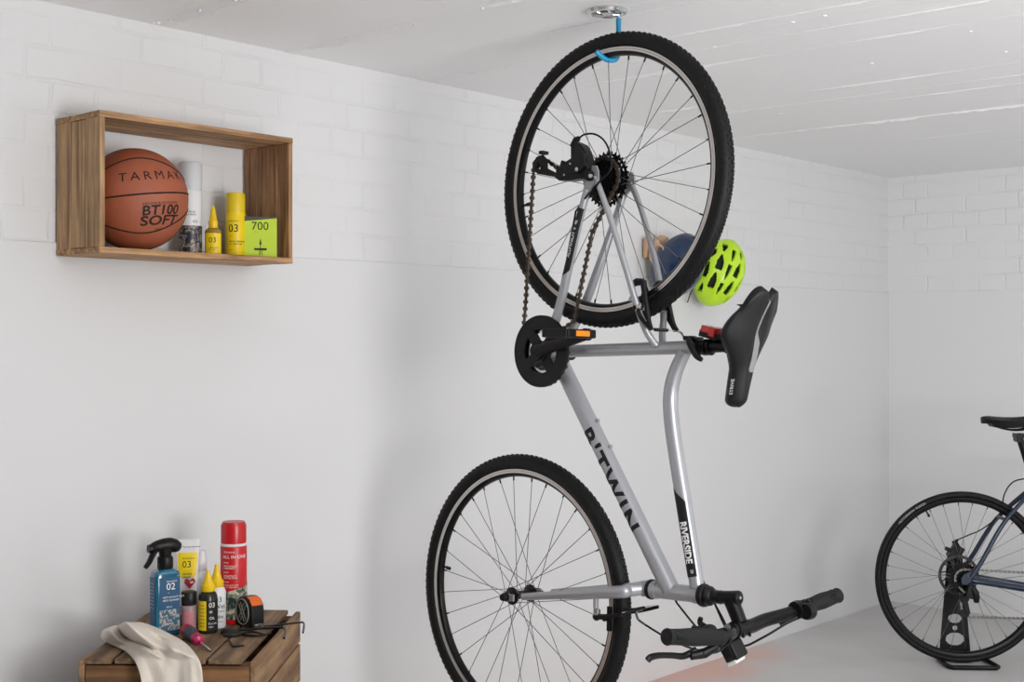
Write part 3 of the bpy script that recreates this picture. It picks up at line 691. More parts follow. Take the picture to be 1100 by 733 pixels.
# rear derailleur
yd = -.072
D = lambda u, v, y=yd: bp(u, v, y)
b = MB()
b.lathe([(0, -.016), (.010, -.015), (.013, -.010), (.013, .010)], DR+V((.001, -.004, .0)), (0, 1, 0), n=20)
def slabp(poly, y, th):
    P = [D(u, v, y) for u, v in poly]; b.prism([(p.x, p.z) for p in P], (0, y, 0), (1, 0, 0), (0, 0, 1), (0, th, 0))
slabp([(613, 157), (618, 152), (624, 155), (628, 162), (631, 172), (630, 182), (624, 192), (612, 194), (600, 194), (595, 190), (600, 181), (607, 174), (613, 170)], -.086, .026)
slabp([(615, 160), (622, 158), (627, 166), (628, 178), (620, 186), (608, 186), (606, 180), (613, 174)], -.094, .010)
b.tube([D(616, 158, -.08), D(619, 150, -.08), D(622, 148.5, -.08)], [.010, .008, .006], 12)
b.tube([D(603, 183, -.078), D(606, 173, -.078)], .007, 10)
slabp([(594, 190), (586, 188.5), (577, 187), (573, 182), (573, 173), (577, 168), (583, 166), (588, 172), (588, 181), (598, 186), (606, 190)], -.062, .003)
slabp([(596, 190), (586, 188.5), (577, 187), (573, 182), (573, 173), (577, 168), (583, 166), (588, 172), (588, 181), (598, 186), (606, 190)], -.044, .003)
for u, v in ((580, 178), (604, 185)):
    q = D(u, v, -.05); pts = []
    for k in range(11):
        for da, r_ in ((-.25, .0165), (-.08, .0205), (.08, .0205), (.25, .0165)): a = 2*pi*(k+da)/11; pts.append((r_*cos(a), r_*sin(a)))
    b.prism(pts, (q.x, -.0535, q.z), (1, 0, 0), (0, 0, 1), (0, .003, 0)); b.lathe([(.007, -.066), (.007, -.040)], (q.x, 0, q.z), (0, 1, 0), n=12)
q = D(584, 166, -.06); b.box(q+V((0, 0, .004)), (.014, .022, .008))
der = b.build('rear_derailleur', BLACK, bike, ang=35, bevel=.0012)
b = MB()
for u, v, r_ in ((619.5, 182, .0052), (612.5, 176, .0028), (606, 188, .0024), (580, 181, .0028), (634, 189, .005)):
    q = D(u, v, -.096 if u > 590 else -.066); MB().lathe([(r_*.4, -.0015), (r_, -.001), (r_, .003)], q, (0, 1, 0), n=12).build('bolt', CHROME, der)
b = MB(); b.tube([D(622, 148.5, -.08), D(628, 144.5, -.075), D(638, 144, -.07), D(647, 149, -.07), D(653, 158, -.07), D(655.5, 168, -.07), D(656, 182, -.072), bp(646, 193, -.078), bp(640, 200, -.074), bp(628, 214, -.070), bp(619.5, 226, -.066), bp(617.5, 233, -.064), bp(607, 290, -.052), bp(597, 350, -.03)], .0024, 8, sm=6)
b.build('gear_cable', BLACK, bike)
# V-brakes: rear on the seat stays, front on the fork
br_root = None
def vbrake(studs, tips, pads, noodle, arms=True):
    """two arms on studs, joined by a wire at their tips; the pads face the rim"""
    global br_root
    br_root = MB().tube([tips[0], tips[1]], .0011, 6).build('brake', CHROME, bike)
    for i in (0, 1):
        p, t = studs[i], tips[i]; s = -1 if p.y < 0 else 1
        MB().lathe([(.0058, -.010), (.0085, -.009), (.0085, .012), (.005, .013)], p, dirn_, n=16).build('stud', CHROME, br_root)
        m_ = p.lerp(t, .45)+V((0, s*.006, 0)); b = MB()
        b.tube([p+dirn_*.008, m_+dirn_*.008, t+dirn_*.004], [.0082, .0068, .0062, .005], 10, sm=5, flat=.62); b.ell(p+dirn_*.008, (.010, .010, .010), n=12, m=8)
        b.build('brake_arm', BLACK, br_root)
        q = pads[i]; rot = Matrix((tan_, V((0, 1, 0)), tan_.cross(V((0, 1, 0))))).transposed()
        b = MB(); b.box(q, (.058, .009, .011), rot); b.tube([q, q+V((0, s*.022, 0))], .0042, 10); b.build('brake_pad', BLACK, br_root, bevel=.002)
    MB().tube(noodle, .0028, 8, sm=6).build('cable_noodle', CHROME, br_root)
    MB().tube([tips[0].lerp(tips[1], .12), tips[0].lerp(tips[1], .62)], .0042, 10).build('cable_boot', BLACK, br_root)
# rear
sn = bp(684, 304, -.047); a_ = math.atan2(sn.z, sn.x)
dirn_ = V((-cos(a_), 0, -sin(a_))).normalized(); dirn_ = V((-.55, 0, .0)); dirn_.normalize()
pr_ = V((cos(a_), 0, sin(a_))); tan_ = V((-sin(a_), 0, cos(a_)))
pd_ = pr_*.3125
sf = V((sn.x+.0, .045, sn.z))
tipn = bp(700, 354, -.047); tipf = V((tipn.x-.002, .047, tipn.z))
vbrake([bp(687, 330, -.046), V((bp(687, 330, -.046).x, .046, bp(687, 330, -.046).z))], [tipn, tipf], [V((pd_.x, -.0215, pd_.z)), V((pd_.x, .0215, pd_.z))],
       [tipf, tipf+V((.012, .004, -.006)), tipf+V((.030, -.005, -.024)), bp(735, 364, .02)])
for s in (-1, 1):
    b = MB(); b.tube([sy(bp(679, 306, -.043), s), sy(bp(684, 303, -.040), s), sy(bp(691, 303, -.038), s)], [.007, .009, .008], 12)
    P = [bp(691, 302, -.037), bp(694, 325, -.041), bp(697, 345, -.044), tipn]; P = P if s < 0 else mir(P); b.tube(P, [.0080, .0072, .006, .005], 10, sm=5)
    b.build('brake_arm', BLACK, br_root)
b = MB(); b.tube([bp(735, 364, .02), bp(741, 369, .024), bp(739, 384, .022), bp(727, 402, .021), bp(723, 440, .021), bp(731, 500, .021), bp(740, 560, .021), bp(747, 608, .021), bp(753, 620, .021), bp(757, 628, .026), bp(765, 644, .03), bp(778, 668, .0), bp(784, 686, -.05), bp(772, 700, -.11), bp(755, 702, -.17)], .0024, 8, sm=6)
b.build('brake_cable', BLACK, bike)
# front
dirn_ = V((0, 0, -1)); tan_ = V((0, 0, -1))
fsn = bp(641, 659, -.050); fsf = V((fsn.x, .050, fsn.z))
aa_ = 0.0
t0 = bp(708, 651, .0); 
ftn = bp(676, 659.5, -.045); ftf = V((ftn.x+.003, .050, ftn.z+.003)); pz = bp(655, 655, -.0215)
vbrake([fsn, fsf], [bp(668, 658.5, -.048), bp(707, 650, .045)], [V((FH.x+.3125*cos(-.05), -.0215, FH.z-.012)), V((FH.x+.3125*cos(-.05), .0215, FH.z-.012))],
       [bp(690, 655, .03), bp(685, 656, .02), bp(683.5, 660, .015), bp(686, 666, .01), bp(694, 672, .0)])
b = MB(); b.tube([bp(694, 672, .0), bp(712, 683, -.02), bp(735, 694, -.06), bp(755, 700, -.12), bp(760, 699, -.15)], .0025, 8, sm=6); b.build('brake_cable', BLACK, bike)
b = MB(); b.tube([bp(727, 648, .0), bp(738, 662, -.04), bp(749, 675, -.09), bp(756, 678, -.12)], .0024, 8, sm=6); 
b.tube([bp(718, 628, .0), bp(727, 648, 0)], .0024, 8); b.build('gear_cable', BLACK, bike)
b = MB(); b.tube([bp(740, 610, .045), bp(752, 622, .045), bp(766, 645, .05), bp(780, 675, .06), bp(796, 694, .08), bp(818, 686, .10), bp(845, 670, .14), bp(858, 663, .165)], .0026, 8, sm=6); b.build('gear_cable', BLACK, bike)
b = MB(); b.tube([bp(838, 672, .13), bp(850, 666, .15), bp(862, 661, .17)], .0055, 10); b.build('cable_sleeve', BLACK, bike)

# ---------------------------------------------------------------- ceiling hook
hk = empty('ceiling_hook', label='blue bicycle hook on a round steel plate screwed to the ceiling', cat='hook')
hp = on_z(652, 11, CEIL); hk.location = hp
hi = Matrix.Translation(hp).inverted()
def hl(u, v, y): return hi @ (MBK @ bp(u, v, y))
b = MB()
b.lathe([(.036, -.0001), (.050, -.0001), (.0505, -.003), (.047, -.009), (.040, -.010), (.036, -.006)], (0, 0, 0), (0, 0, 1), n=48, closed=True)
pl = b.build('base_plate', CHROME, hk)
rod_top = hl(664.5, 20, .033)
b = MB()
b.lathe([(0, -.001), (.020, -.001), (.019, -.010), (.008, -.014), (0, -.014)], (0, 0, 0), (0, 0, 1), n=32)
dr = V((rod_top.x, rod_top.y, 0)); 
b.tube([(dr*-.9)+V((0, 0, -.006)), V((0, 0, -.010)), dr*1.0+V((0, 0, -.010))], .006, 10)
b.tube([dr+V((0, 0, -.008)), rod_top], .0045, 12)
b.build('bracket', CHROME, hk)
b = MB()
b.tube([rod_top, rod_top+V((0, 0, -.04)), hl(664.5, 48, .036), hl(664, 58, .033), hl(661, 64.0, .020), hl(653, 64.5, -.002), hl(646, 60.5, -.020), hl(640.5, 55, -.034)], .0063, 16, sm=7)
b.build('hook', mat('blue_vinyl', (20, 140, 185), rough=.35), hk)
# ---------------------------------------------------------------- wall shelf box and what stands in it
WH = wood('shelf_wood_long', (122, 86, 56), (206, 164, 118), 'X', 60, seed=1)
WV = wood('shelf_wood_upright', (136, 102, 70), (206, 168, 124), 'Z', 60, seed=3)
WI = wood('shelf_wood_inside', (112, 78, 50), (184, 140, 98), 'Z', 60, seed=5)
s0, s1 = -4.457, -3.894; SZ0, SZ1 = 1.480, 1.806; SDP = .188; TH = .0145
sc = W((s0+s1)/2, 0, SZ0); shelf = empty('box_shelf', sc, WROT, 'brown wooden box shelf mounted on the white brick wall', 'shelf')
HL = (s1-s0)/2; SH = SZ1-SZ0
def planks(name, m, axis, x0, x1, z0, z1, n=3, rev=False):
    """panel of n narrow boards glued side by side across the depth"""
    b = MB(); d = SDP/n
    for k in range(n):
        y = -.002-d*(k+.5); t = .0006*(k % 2)
        b.box(((x0+x1)/2, y, (z0+z1)/2), (x1-x0-2*t, d-.0012, z1-z0-2*t))
    return b.build(name, m, shelf, bevel=.0016)
planks('bottom_board', WH, 'X', -HL, HL, 0, TH); planks('top_board', WH, 'X', -HL, HL, SH-TH, SH)
planks('side_board', WV, 'Z', -HL+.001, -HL+TH, TH, SH-TH, 3); planks('side_board', WI, 'Z', HL-TH, HL-.001, TH, SH-TH, 4)
SHT = SZ0+TH
def in_shelf(u, o): 
    """point on the shelf's floor seen at column u, o metres out of the wall"""
    p = on_wall(u, 366, o); return V((p.x, p.y, SHT+.0005))
FACE = lambda p: math.atan2(p.x, -p.y)*-1   # not used for turning things towards the lens; see yaw values below
def can(name, pos, r, prof, mats_, label, cat, yaw=0, group=None):
    t = empty(name, pos, yaw, label, cat, group); return t
def cylmap(r, yaw, z0, sgn=1):
    """label on a round body: x wraps to the right round the body, y goes up; yaw is the world heading of its middle"""
    return lambda x, y: V((r*sin(x/r), -r*cos(x/r), z0+y))
# basketball
BR = .1215; pb = W(-4.319, .1245, SHT+BR+.0008)
ball = tag(MB().ell((0, 0, 0), BR, n=64, m=40).build('basketball', None or mat('ball_leather', (158, 84, 56), rough=.5, var=.12, vscale=14), None, loc=pb, ang=90), 'orange-brown basketball with black seams lying in the box shelf', 'basketball')
mb_ = MATS['ball_leather']; nt = mb_.node_tree; vo = nt.nodes.new('ShaderNodeTexVoronoi'); vo.inputs['Scale'].default_value = 420
tcb = nt.nodes.new('ShaderNodeTexCoord'); nt.links.new(tcb.outputs['Object'], vo.inputs['Vector'])
bub = nt.nodes.new('ShaderNodeBump'); bub.inputs['Strength'].default_value = .5; bub.inputs['Distance'].default_value = .0012; bub.invert = True
nt.links.new(vo.outputs['Distance'], bub.inputs['Height']); nt.links.new(bub.outputs[0], nt.nodes['Principled BSDF'].inputs['Normal'])
BF = math.atan2(-pb.y, -pb.x)+R(2)                # heading of the printed side
def bsp(lon, lat, r=BR):                       # lon to the right of the printed middle
    a = BF+lon; return V((cos(a)*cos(lat)*r, sin(a)*cos(lat)*r, sin(lat)*r))
TILT = Matrix.Rotation(R(7.0), 3, V((cos(BF), sin(BF), 0)))
b = MB(); SE = BR-.0006
b.ring([TILT @ bsp(2*pi*k/90, 0, SE) for k in range(90)], .0021)
b.ring([TILT @ bsp(R(96), 2*pi*k/90, SE) for k in range(90)], .0021)
for s in (-1, 1):
    b.ring([TILT @ bsp(2*pi*k/120, s*R(14+32*abs(cos(2*pi*k/120-.1))**1.3), SE) for k in range(120)], .0021)
b.build('seam', mat('seam_black', (30, 22, 20), rough=.7), ball)
bi = mat('ball_print', (38, 24, 20), rough=.6)
text('ball_lettering', 'TARMAK', .031, lambda x, y: TILT @ bsp(x/BR+R(22), R(20)+y/BR+.06*0, BR+.0005), bi, ball, step=.006, stepy=.006, sx=1.12, spacing=1.45)
text('ball_lettering', 'BT100', .032, lambda x, y: TILT @ bsp(x/BR+R(26)+y*1.2, R(-19)+y/BR, BR+.0005), bi, ball, step=.006, stepy=.006, bold=.0007, sx=1.2)
text('ball_lettering', 'SOFT', .034, lambda x, y: TILT @ bsp(x/BR+R(25)+y*1.2, R(-31)+y/BR, BR+.0005), bi, ball, step=.006, stepy=.006, bold=.0007, sx=1.4)
text('ball_lettering', 'INDOOR & OUTDOOR', .0075, lambda x, y: TILT @ bsp(x/BR+R(25), R(-11)+y/BR, BR+.0005), bi, ball, step=.006, stepy=.006, sx=1.2)
text('ball_lettering', 'SIZE 7', .0075, lambda x, y: TILT @ bsp(x/BR+R(25), R(-42)+y/BR, BR+.0005), bi, ball, step=.006, stepy=.006, sx=1.2)
def fwd(p, extra=0): return math.atan2(-p.x, p.y)+extra      # turns a thing's -y side towards the middle of the room
TXT = mat('label_ink', (40, 40, 34), rough=.6); TW = mat('label_white_ink', (238, 238, 236), rough=.6)
WHITEP = mat('white_plastic', (224, 224, 226), rough=.4); YEL = mat('yellow_label', (240, 208, 12), rough=.45); YELC = mat('yellow_cap', (236, 196, 14), rough=.35)
def lines(parent, f, m, rows):
    for body, size, x, y in rows:
        text('label_text', body, size, (lambda x_, y_, X=x, Y=y: f(x_+X, y_+Y)), m, parent, step=.004, align='LEFT')
def pattern(name, cols, scale, rough=.4):
    m = bpy.data.materials.new(name); m.use_nodes = True; nt = m.node_tree; N = nt.nodes; L = nt.links; b = N['Principled BSDF']; b.inputs['Roughness'].default_value = rough
    tc = N.new('ShaderNodeTexCoord'); n = N.new('ShaderNodeTexNoise'); n.inputs['Scale'].default_value = scale; n.inputs['Detail'].default_value = 3; n.inputs['Distortion'].default_value = 1.2
    L.new(tc.outputs['Object'], n.inputs[0]); r = N.new('ShaderNodeValToRGB'); r.color_ramp.interpolation = 'LINEAR'
    e = r.color_ramp.elements
    while len(e) < len(cols): e.new(.5)
    for i, (p, c) in enumerate(cols): e[i].position = p; e[i].color = srgb(c)
    L.new(n.outputs['Fac'], r.inputs[0]); L.new(r.outputs[0], b.inputs['Base Color']); return m
# tall white-capped spray can behind the ball
p = in_shelf(204.5, .065); t = empty('spray_can', p, fwd(p), 'tall white-capped spray can with dark mottled base behind the basketball', 'spray can')
r = .0285
body = MB().lathe([(0, 0), (r-.002, 0), (r, .003), (r, .160), (r-.002, .164), (0, .164)], n=40).build('body', WHITEP, t)
MB().lathe([(r+.0008, .164), (r+.0008, .230), (r-.003, .2355), (0, .236)], n=40).build('cap', mat('white_cap', (205, 206, 210), rough=.35), t)
PT = pattern('mottled_print', [(.40, (42, 44, 58)), (.5, (96, 92, 88)), (.56, (182, 170, 152)), (.62, (60, 58, 66))], 60)
f = cylmap(r+.0004, 0, 0); patch('printed_band', -pi*r*.98, pi*r*.98, .004, .074, f, PT, body, 40, 4)
f = cylmap(r+.0007, 0, 0)
lines(body, f, TXT, [('01', .020, -.022, .130), ('ANTI FROID', .006, -.020, .108), ('COLD SPRAY', .006, -.020, .101)])
lines(body, f, TXT, [('ICE', .009, .006, .084)])
# small glue bottle 03
p = in_shelf(229, .105); t = empty('oil_bottle', p, fwd(p), 'small amber bottle with a yellow pointed nozzle numbered 03 on the shelf', 'bottle')
r = .0205
body = MB().lathe([(0, 0), (r-.002, 0), (r, .003), (r, .060), (r-.002, .065), (.012, .070), (.010, .073), (0, .073)], n=36, sx=.75, sy=1).build('body', mat('amber_plastic', (150, 120, 40), rough=.25), t)
MB().lathe([(.0115, .070), (.0115, .088), (.0095, .090), (.0070, .108), (.0042, .121), (.0030, .122), (.0025, .127), (0, .127)], n=24).build('nozzle', YELC, t)
f = lambda x, y: V(((r+.0006)*sin(x/r), -(r*.75+.0006)*cos(x/r), y)); patch('label_sheet', -.024, .024, .003, .056, f, YEL, body, 20, 3)
f2 = lambda x, y: V(((r+.0010)*sin(x/r), -(r*.75+.0010)*cos(x/r), y)); lines(body, f2, TXT, [('03', .0195, -.0115, .038), ('_', .010, -.009, .030), ('LUBRIFIANT', .0048, -.0125, .019), ('DRY OIL', .0048, -.0125, .014)])
# yellow can 03
p = in_shelf(253, .085); t = empty('spray_can', p, fwd(p), 'yellow aerosol can numbered 03 next to the green inner tube box', 'spray can')
r = .0262
body = MB().lathe([(0, 0), (r-.002, 0), (r, .003), (r, .110), (r-.001, .112), (r-.001, .115), (0, .115)], n=40).build('body', YEL, t)
MB().lathe([(r-.0015, .114), (r-.0015, .162), (r-.004, .1665), (0, .168)], n=40).build('cap', mat('yellow_cap_matt', (226, 196, 30), rough=.4), t)
f = cylmap(r+.0006, 0, 0); lines(body, f, TXT, [('=====', .010, -.020, .092), ('03', .028, -.0195, .073), ('_', .015, -.016, .060), ('SPRAY LUBRIFIANT', .0055, -.018, .040), ('ALL WEATHER', .0055, -.018, .033), ('400 ml', .004, -.018, .018)])
# inner tube box
p = in_shelf(279, .115); t = empty('inner_tube_box', p, fwd(p, R(6)), 'lime green inner tube box printed 700 with a black top stripe', 'box')
bw, bd, bh = .085, .036, .106
bx = MB().box((0, 0, bh/2), (bw, bd, bh)).build('carton', mat('lime_card', (188, 214, 10), rough=.5), t, bevel=.001)
K = mat('charcoal_card', (52, 50, 44), rough=.5)
b = MB(); yf = -bd/2-.0004; b.prism([(-bw/2, .094), (bw/2, .103), (bw/2, bh+.0004), (-bw/2, bh+.0004)], (0, yf, 0), (1, 0, 0), (0, 0, 1), (0, .0004, 0)); b.box((0, 0, bh+.0002), (bw+.0006, bd, .0006)); b.box((bw/2+.0003, 0, bh/2), (.0006, bd, bh)); b.build('dark_print', K, bx)
f = lambda x, y: V((x, yf-.0003, y)); lines(bx, f, TXT, [('700', .030, -.0235, .081), ('- -', .010, -.015, .067)])
b = MB(); b.box((0, yf, .026), (.0016, .0006, .036)); b.box((.004, yf, .012), (.0008, .0006, .022)); b.box((-.003, yf, .012), (.0008, .0006, .022)); b.box((0, yf, .022), (.032, .0006, .0055)); b.prism([(-.003, .034), (.003, .034), (0, .050)], (0, yf-.0003, 0), (1, 0, 0), (0, 0, 1), (0, .0004, 0)); b.build('valve_print', TXT, bx)

# ---------------------------------------------------------------- wooden crate
CZ = .602; FL = on_z(84, 708.5, CZ); FR = on_z(274.5, 709.5, CZ)
fx = (FR-FL).normalized(); cw = (FR-FL).length; cyaw = math.atan2(fx.y, fx.x); fy = V((-fx.y, fx.x, 0))
BRc = on_z(346, 655.5, CZ); cdp = (BRc-FR).dot(fy)
print('crate', cw, cdp, math.degrees(cyaw), (BRc-FR).dot(fx))
cr0 = FL+fx*cw/2+fy*cdp/2; crate = empty('wooden_crate', (cr0.x, cr0.y, 0), cyaw, 'weathered wooden slatted crate standing against the left wall', 'crate')
WS = [wood('crate_wood_side%d' % i, (110, 80, 56), (168, 134, 98), 'Y', 34, .8, seed=i*2.3+1) for i in range(3)]
WF = [wood('crate_wood_front%d' % i, (92, 62, 38), (150, 110, 72), 'X', 34, .8, seed=i*3.1+2) for i in range(3)]
WT = [wood('crate_wood_top%d' % i, (98, 76, 56), (150, 122, 94), 'Y', 44, .85, seed=i*1.9+4) for i in range(3)]
WP = wood('crate_wood_post', (80, 58, 40), (128, 98, 70), 'Z', 50, .85, seed=9)
hx, hy = cw/2, cdp/2; tt = .011
def board(name, m, c, size, tw=0):
    b = MB(); b.box((0, 0, 0), size)
    o = b.build(name, m, crate, bevel=.0022); o.location = c; o.rotation_euler = (0, tw, 0); return o
x = -hx+.010; tops = [.066, .100, .100, .078]
for i, wd in enumerate(tops):
    board('top_board', WT[i % 3], (x+wd/2-.003, 0+(.002 if i % 2 else -.001), CZ-tt/2), (wd-.006, cdp-.004, tt), R(.3 if i % 2 else -.3)); x += wd
hts = [.082, .098, .098, .098, .098, .098]
for sx in (-1, 1):
    z = CZ-.004
    for i, h in enumerate(hts):
        hh = h-.006
        if z-hh < .0: hh = z
        board('side_board', WS[(i+(sx > 0)) % 3], (sx*(hx-.006), .0, z-hh/2), (.012, cdp, hh)); z -= h
for sy in (-1, 1):
    z = CZ-.014
    for i, h in enumerate([.19, .2, .19]):
        board('end_board', WF[i], (0, sy*(hy-.012), z-h/2+.002), (cw-.026, .018, h-.005)); z -= h
for sx in (-1, 1):
    for sy in (-1, 1): board('corner_post', WP, (sx*(hx-.030), sy*(hy-.036), (CZ-.014)/2), (.034, .030, CZ-.014))
TOPZ = CZ+.0006
def on_crate(u, v): return on_z(u, v, TOPZ)
# trigger spray bottle
p = on_crate(177.5, 681.5); t = empty('spray_bottle', p, R(36), 'blue trigger spray bottle with black head numbered 02 on the crate', 'spray bottle')
def rbox(w_, d_, k=.35, n=32):
    return [((w_/2)*math.copysign(abs(cos(a))**k, cos(a)), (d_/2)*math.copysign(abs(sin(a))**k, sin(a))) for a in [2*pi*i/n+pi/n for i in range(n)]]
def loft(levels, n=32):
    b = MB(); vs = []; 
    for w_, d_, z, k in levels: vs += [(x, y, z) for x, y in rbox(w_, d_, k, n)]
    fs = [[i*n+j, i*n+(j+1) % n, (i+1)*n+(j+1) % n, (i+1)*n+j] for i in range(len(levels)-1) for j in range(n)]
    fs += [list(range(n))[::-1], [(len(levels)-1)*n+j for j in range(n)]]; b.add(vs, fs); return b
bw_, bd_ = .060, .042
body = loft([(bw_-.006, bd_-.006, 0, .3), (bw_, bd_, .004, .3), (bw_, bd_, .138, .3), (bw_-.004, bd_-.004, .146, .35), (.038, .034, .150, .6), (.030, .030, .152, 1), (.030, .030, .160, 1)]).build('body', mat('blue_liquid_bottle', (26, 98, 126), rough=.15, coat=.5), t)
LB = mat('navy_blue_label', (10, 76, 116), rough=.45)
fF = lambda x, y: V((x, -bd_/2-.0006, y)); fS = lambda x, y: V((-bw_/2-.0006, -x, y))
patch('label_sheet', -.022, .027, .060, .134, fF, LB, body, 2, 2); patch('label_sheet', -.022, .027, .012, .060, fF, pattern('bike_photo_print', [(.35, (20, 90, 120)), (.48, (60, 84, 98)), (.54, (190, 190, 188)), (.62, (96, 104, 116))], 55), body, 2, 2)
patch('label_sheet', -.016, .016, .012, .134, fS, mat('blue_label_side', (22, 84, 128), rough=.45), body, 2, 2)
fT = lambda x, y: V((x, -bd_/2-.0010, y)); lines(body, fT, TW, [('=====', .009, -.006, .124), ('02', .022, -.006, .112), ('_', .010, -.003, .102), ('NETTOYANT VELO', .006, -.014, .088), ('BIKE CLEANER', .006, -.014, .081), ('500 ml', .005, -.006, .066)])
lines(body, lambda x, y: V((-bw_/2-.0010, .014-x, y)), TW, [('vvvvvvvvvvvv', .004, 0, .12-.008*k) for k in range(8)])
b = MB(); b.lathe([(.017, .152), (.018, .154), (.018, .176), (.016, .180), (.014, .180)], n=28)
b.tube([(-.036, 0, .200), (-.020, 0, .204), (.004, 0, .206), (.022, 0, .202), (.034, 0, .197)], [.008, .0125, .0155, .017, .0155, .010], 16, sm=4, flat=1.05)
b.tube([(.0, 0, .178), (.0, 0, .2)], [.013, .017], 16)
b.tube([(-.041, 0, .200), (-.032, 0, .200)], [.0095, .0105], 14)
hd = b.build('spray_head', BLACK, t, ang=50)
b = MB(); b.tube([(-.022, 0, .196), (-.030, 0, .186), (-.038, 0, .170), (-.048, 0, .157)], [.006, .0065, .006, .005], 12, sm=5, flat=1.4); b.build('trigger', BLACK, hd)
# yellow and white tube behind it
p = on_crate(201.5, 671); t = empty('grease_tube', p, R(10), 'white and yellow squeeze tube numbered 03 behind the blue spray bottle', 'tube')
MB().lathe([(0, 0), (.018, 0), (.019, .002), (.019, .026), (.017, .028), (0, .028)], n=28).build('cap', mat('black_cap', (30, 30, 32), rough=.4), t)
n = 28; lv = []
for i in range(13):
    q = i/12; z = .027+.176*q; wd = .041+.016*q; dp = .034*(1-q)**.8+.0015; lv.append((wd, dp, z, .9-.3*q))
tb = loft(lv, 32).build('body', mat('white_tube', (226, 224, 226), rough=.4), t, ang=60)
def tubef(off):
    def f(x, y):
        q = max(0, min(1, (y-.027)/.182)); dp = (.034*(1-q)**.8+.0015)/2; wd = (.041+.016*q)/2; xx = max(-.98, min(.98, x/wd))
        return V((x, -dp*math.sqrt(max(.03, 1-abs(xx)**2.6))-off, y))
    return f
patch('label_sheet', -.022, .0235, .115, .172, tubef(.0009), YEL, tb, 12, 8)
patch('label_sheet', -.0195, .0195, .030, .046, tubef(.0009), mat('salmon_band', (206, 104, 86), rough=.5), tb, 10, 2)
lines(tb, tubef(.0014), TXT, [('=====', .010, -.012, .158), ('03', .022, -.012, .144), ('_', .012, -.010, .134), ('GRAISSE', .006, -.012, .122), ('GREASE', .006, -.012, .114)])
lines(tb, tubef(.0014), mat('grey_ink', (120, 116, 120), rough=.6), [('~~~~', .018, -.012, .186)])
b = MB(); hpts = [(0, -.014), (.013, .001), (.011, .009), (.006, .011), (0, .006), (-.006, .011), (-.011, .009), (-.013, .001)]
fh = tubef(.0016); b.add([fh(.006+x, .101+y) for x, y in hpts], [list(range(8))]); b.build('heart_print', mat('heart_red', (190, 40, 50), rough=.5), tb)
# small clear bottle with black lid in front of the tube
def glass(name, col, rough=.05, tr=.85): return mat(name, col, rough=rough, trans=tr)
p = on_crate(203, 679.5); t = empty('clear_bottle', p, R(10), 'small clear bottle of pinkish fluid with a black lid beside the blue spray', 'bottle')
MB().lathe([(0, 0), (.015, 0), (.0175, .003), (.0175, .062), (.015, .066), (0, .066)], n=28).build('body', glass('pinkish_clear', (226, 196, 196), .12, .6), t)
MB().lathe([(.0165, .064), (.0175, .066), (.0175, .093), (.016, .095), (0, .095)], n=28).build('lid', mat('black_cap', (30, 30, 32)), t)
patch('label_sheet', -.012, .012, .012, .052, cylmap(.0180, 0, 0), mat('pink_label', (190, 120, 130), rough=.5), t, 8, 2)
# white bottle with a white screw cap
p = on_crate(217, 668.5); t = empty('white_bottle', p, 0, 'slim milky white bottle with white cap behind the two glue bottles', 'bottle')
MB().lathe([(0, 0), (.020, 0), (.022, .003), (.022, .108), (.019, .118), (.012, .124), (.011, .128), (0, .128)], n=32).build('body', mat('milky_plastic', (216, 216, 220), rough=.35), t)
MB().lathe([(.012, .126), (.013, .128), (.0125, .152), (.009, .160), (.0085, .172), (0, .173)], n=28).build('cap', WHITEP, t)
# two pointed-nozzle bottles
def glue(u, v, yaw, label, col, r, h, cap_h, grp=None):
    p = on_crate(u, v); t = empty('glue_bottle', p, yaw, label, 'bottle')
    bo = MB().lathe([(0, 0), (r-.002, 0), (r, .003), (r, h), (r-.003, h+.008), (.013, h+.013), (.0115, h+.016), (0, h+.016)], n=32).build('body', col, t)
    MB().lathe([(.0155, h+.012), (.0165, h+.014), (.0160, h+.026), (.0120, h+.030), (.0100, h+.038), (.0060, h+cap_h*.8), (.0040, h+cap_h-.002), (0, h+cap_h)], n=24).build('nozzle', YELC, t)
    return t, bo
t, bo = glue(223.5, 679.5, R(14), 'bottle with half yellow half black label and yellow pointed nozzle', mat('dark_glass', (42, 40, 34), rough=.2), .0215, .084, .060)
patch('label_sheet', -.0330, -.0045, .008, .076, cylmap(.0221, 0, 0), YEL, bo, 14, 2); patch('label_sheet', -.0045, .034, .008, .076, cylmap(.0221, 0, 0), mat('black_label', (28, 28, 28), rough=.5), bo, 14, 2)
lines(bo, cylmap(.0226, 0, 0), TW, [('03', .016, .001, .066), ('=', .014, .002, .050), ('OIL', .009, .002, .036), ('Dry Lube', .006, .000, .024), ('100ml', .005, .000, .016)])
lines(bo, cylmap(.0226, 0, 0), TXT, [('vvvvv', .007, -.024, .066-.008*k) for k in range(7)])
t, bo = glue(232.8, 674, R(10), 'white bottle with black lettering and yellow pointed nozzle', mat('white_plastic', (224, 224, 226)), .0215, .084, .066)
lines(bo, cylmap(.0222, 0, 0), TXT, [('03', .018, -.004, .068), ('Wet', .016, -.006, .052), ('====', .012, -.006, .040), ('Lube', .012, -.006, .028), ('=====', .008, -.006, .016)])
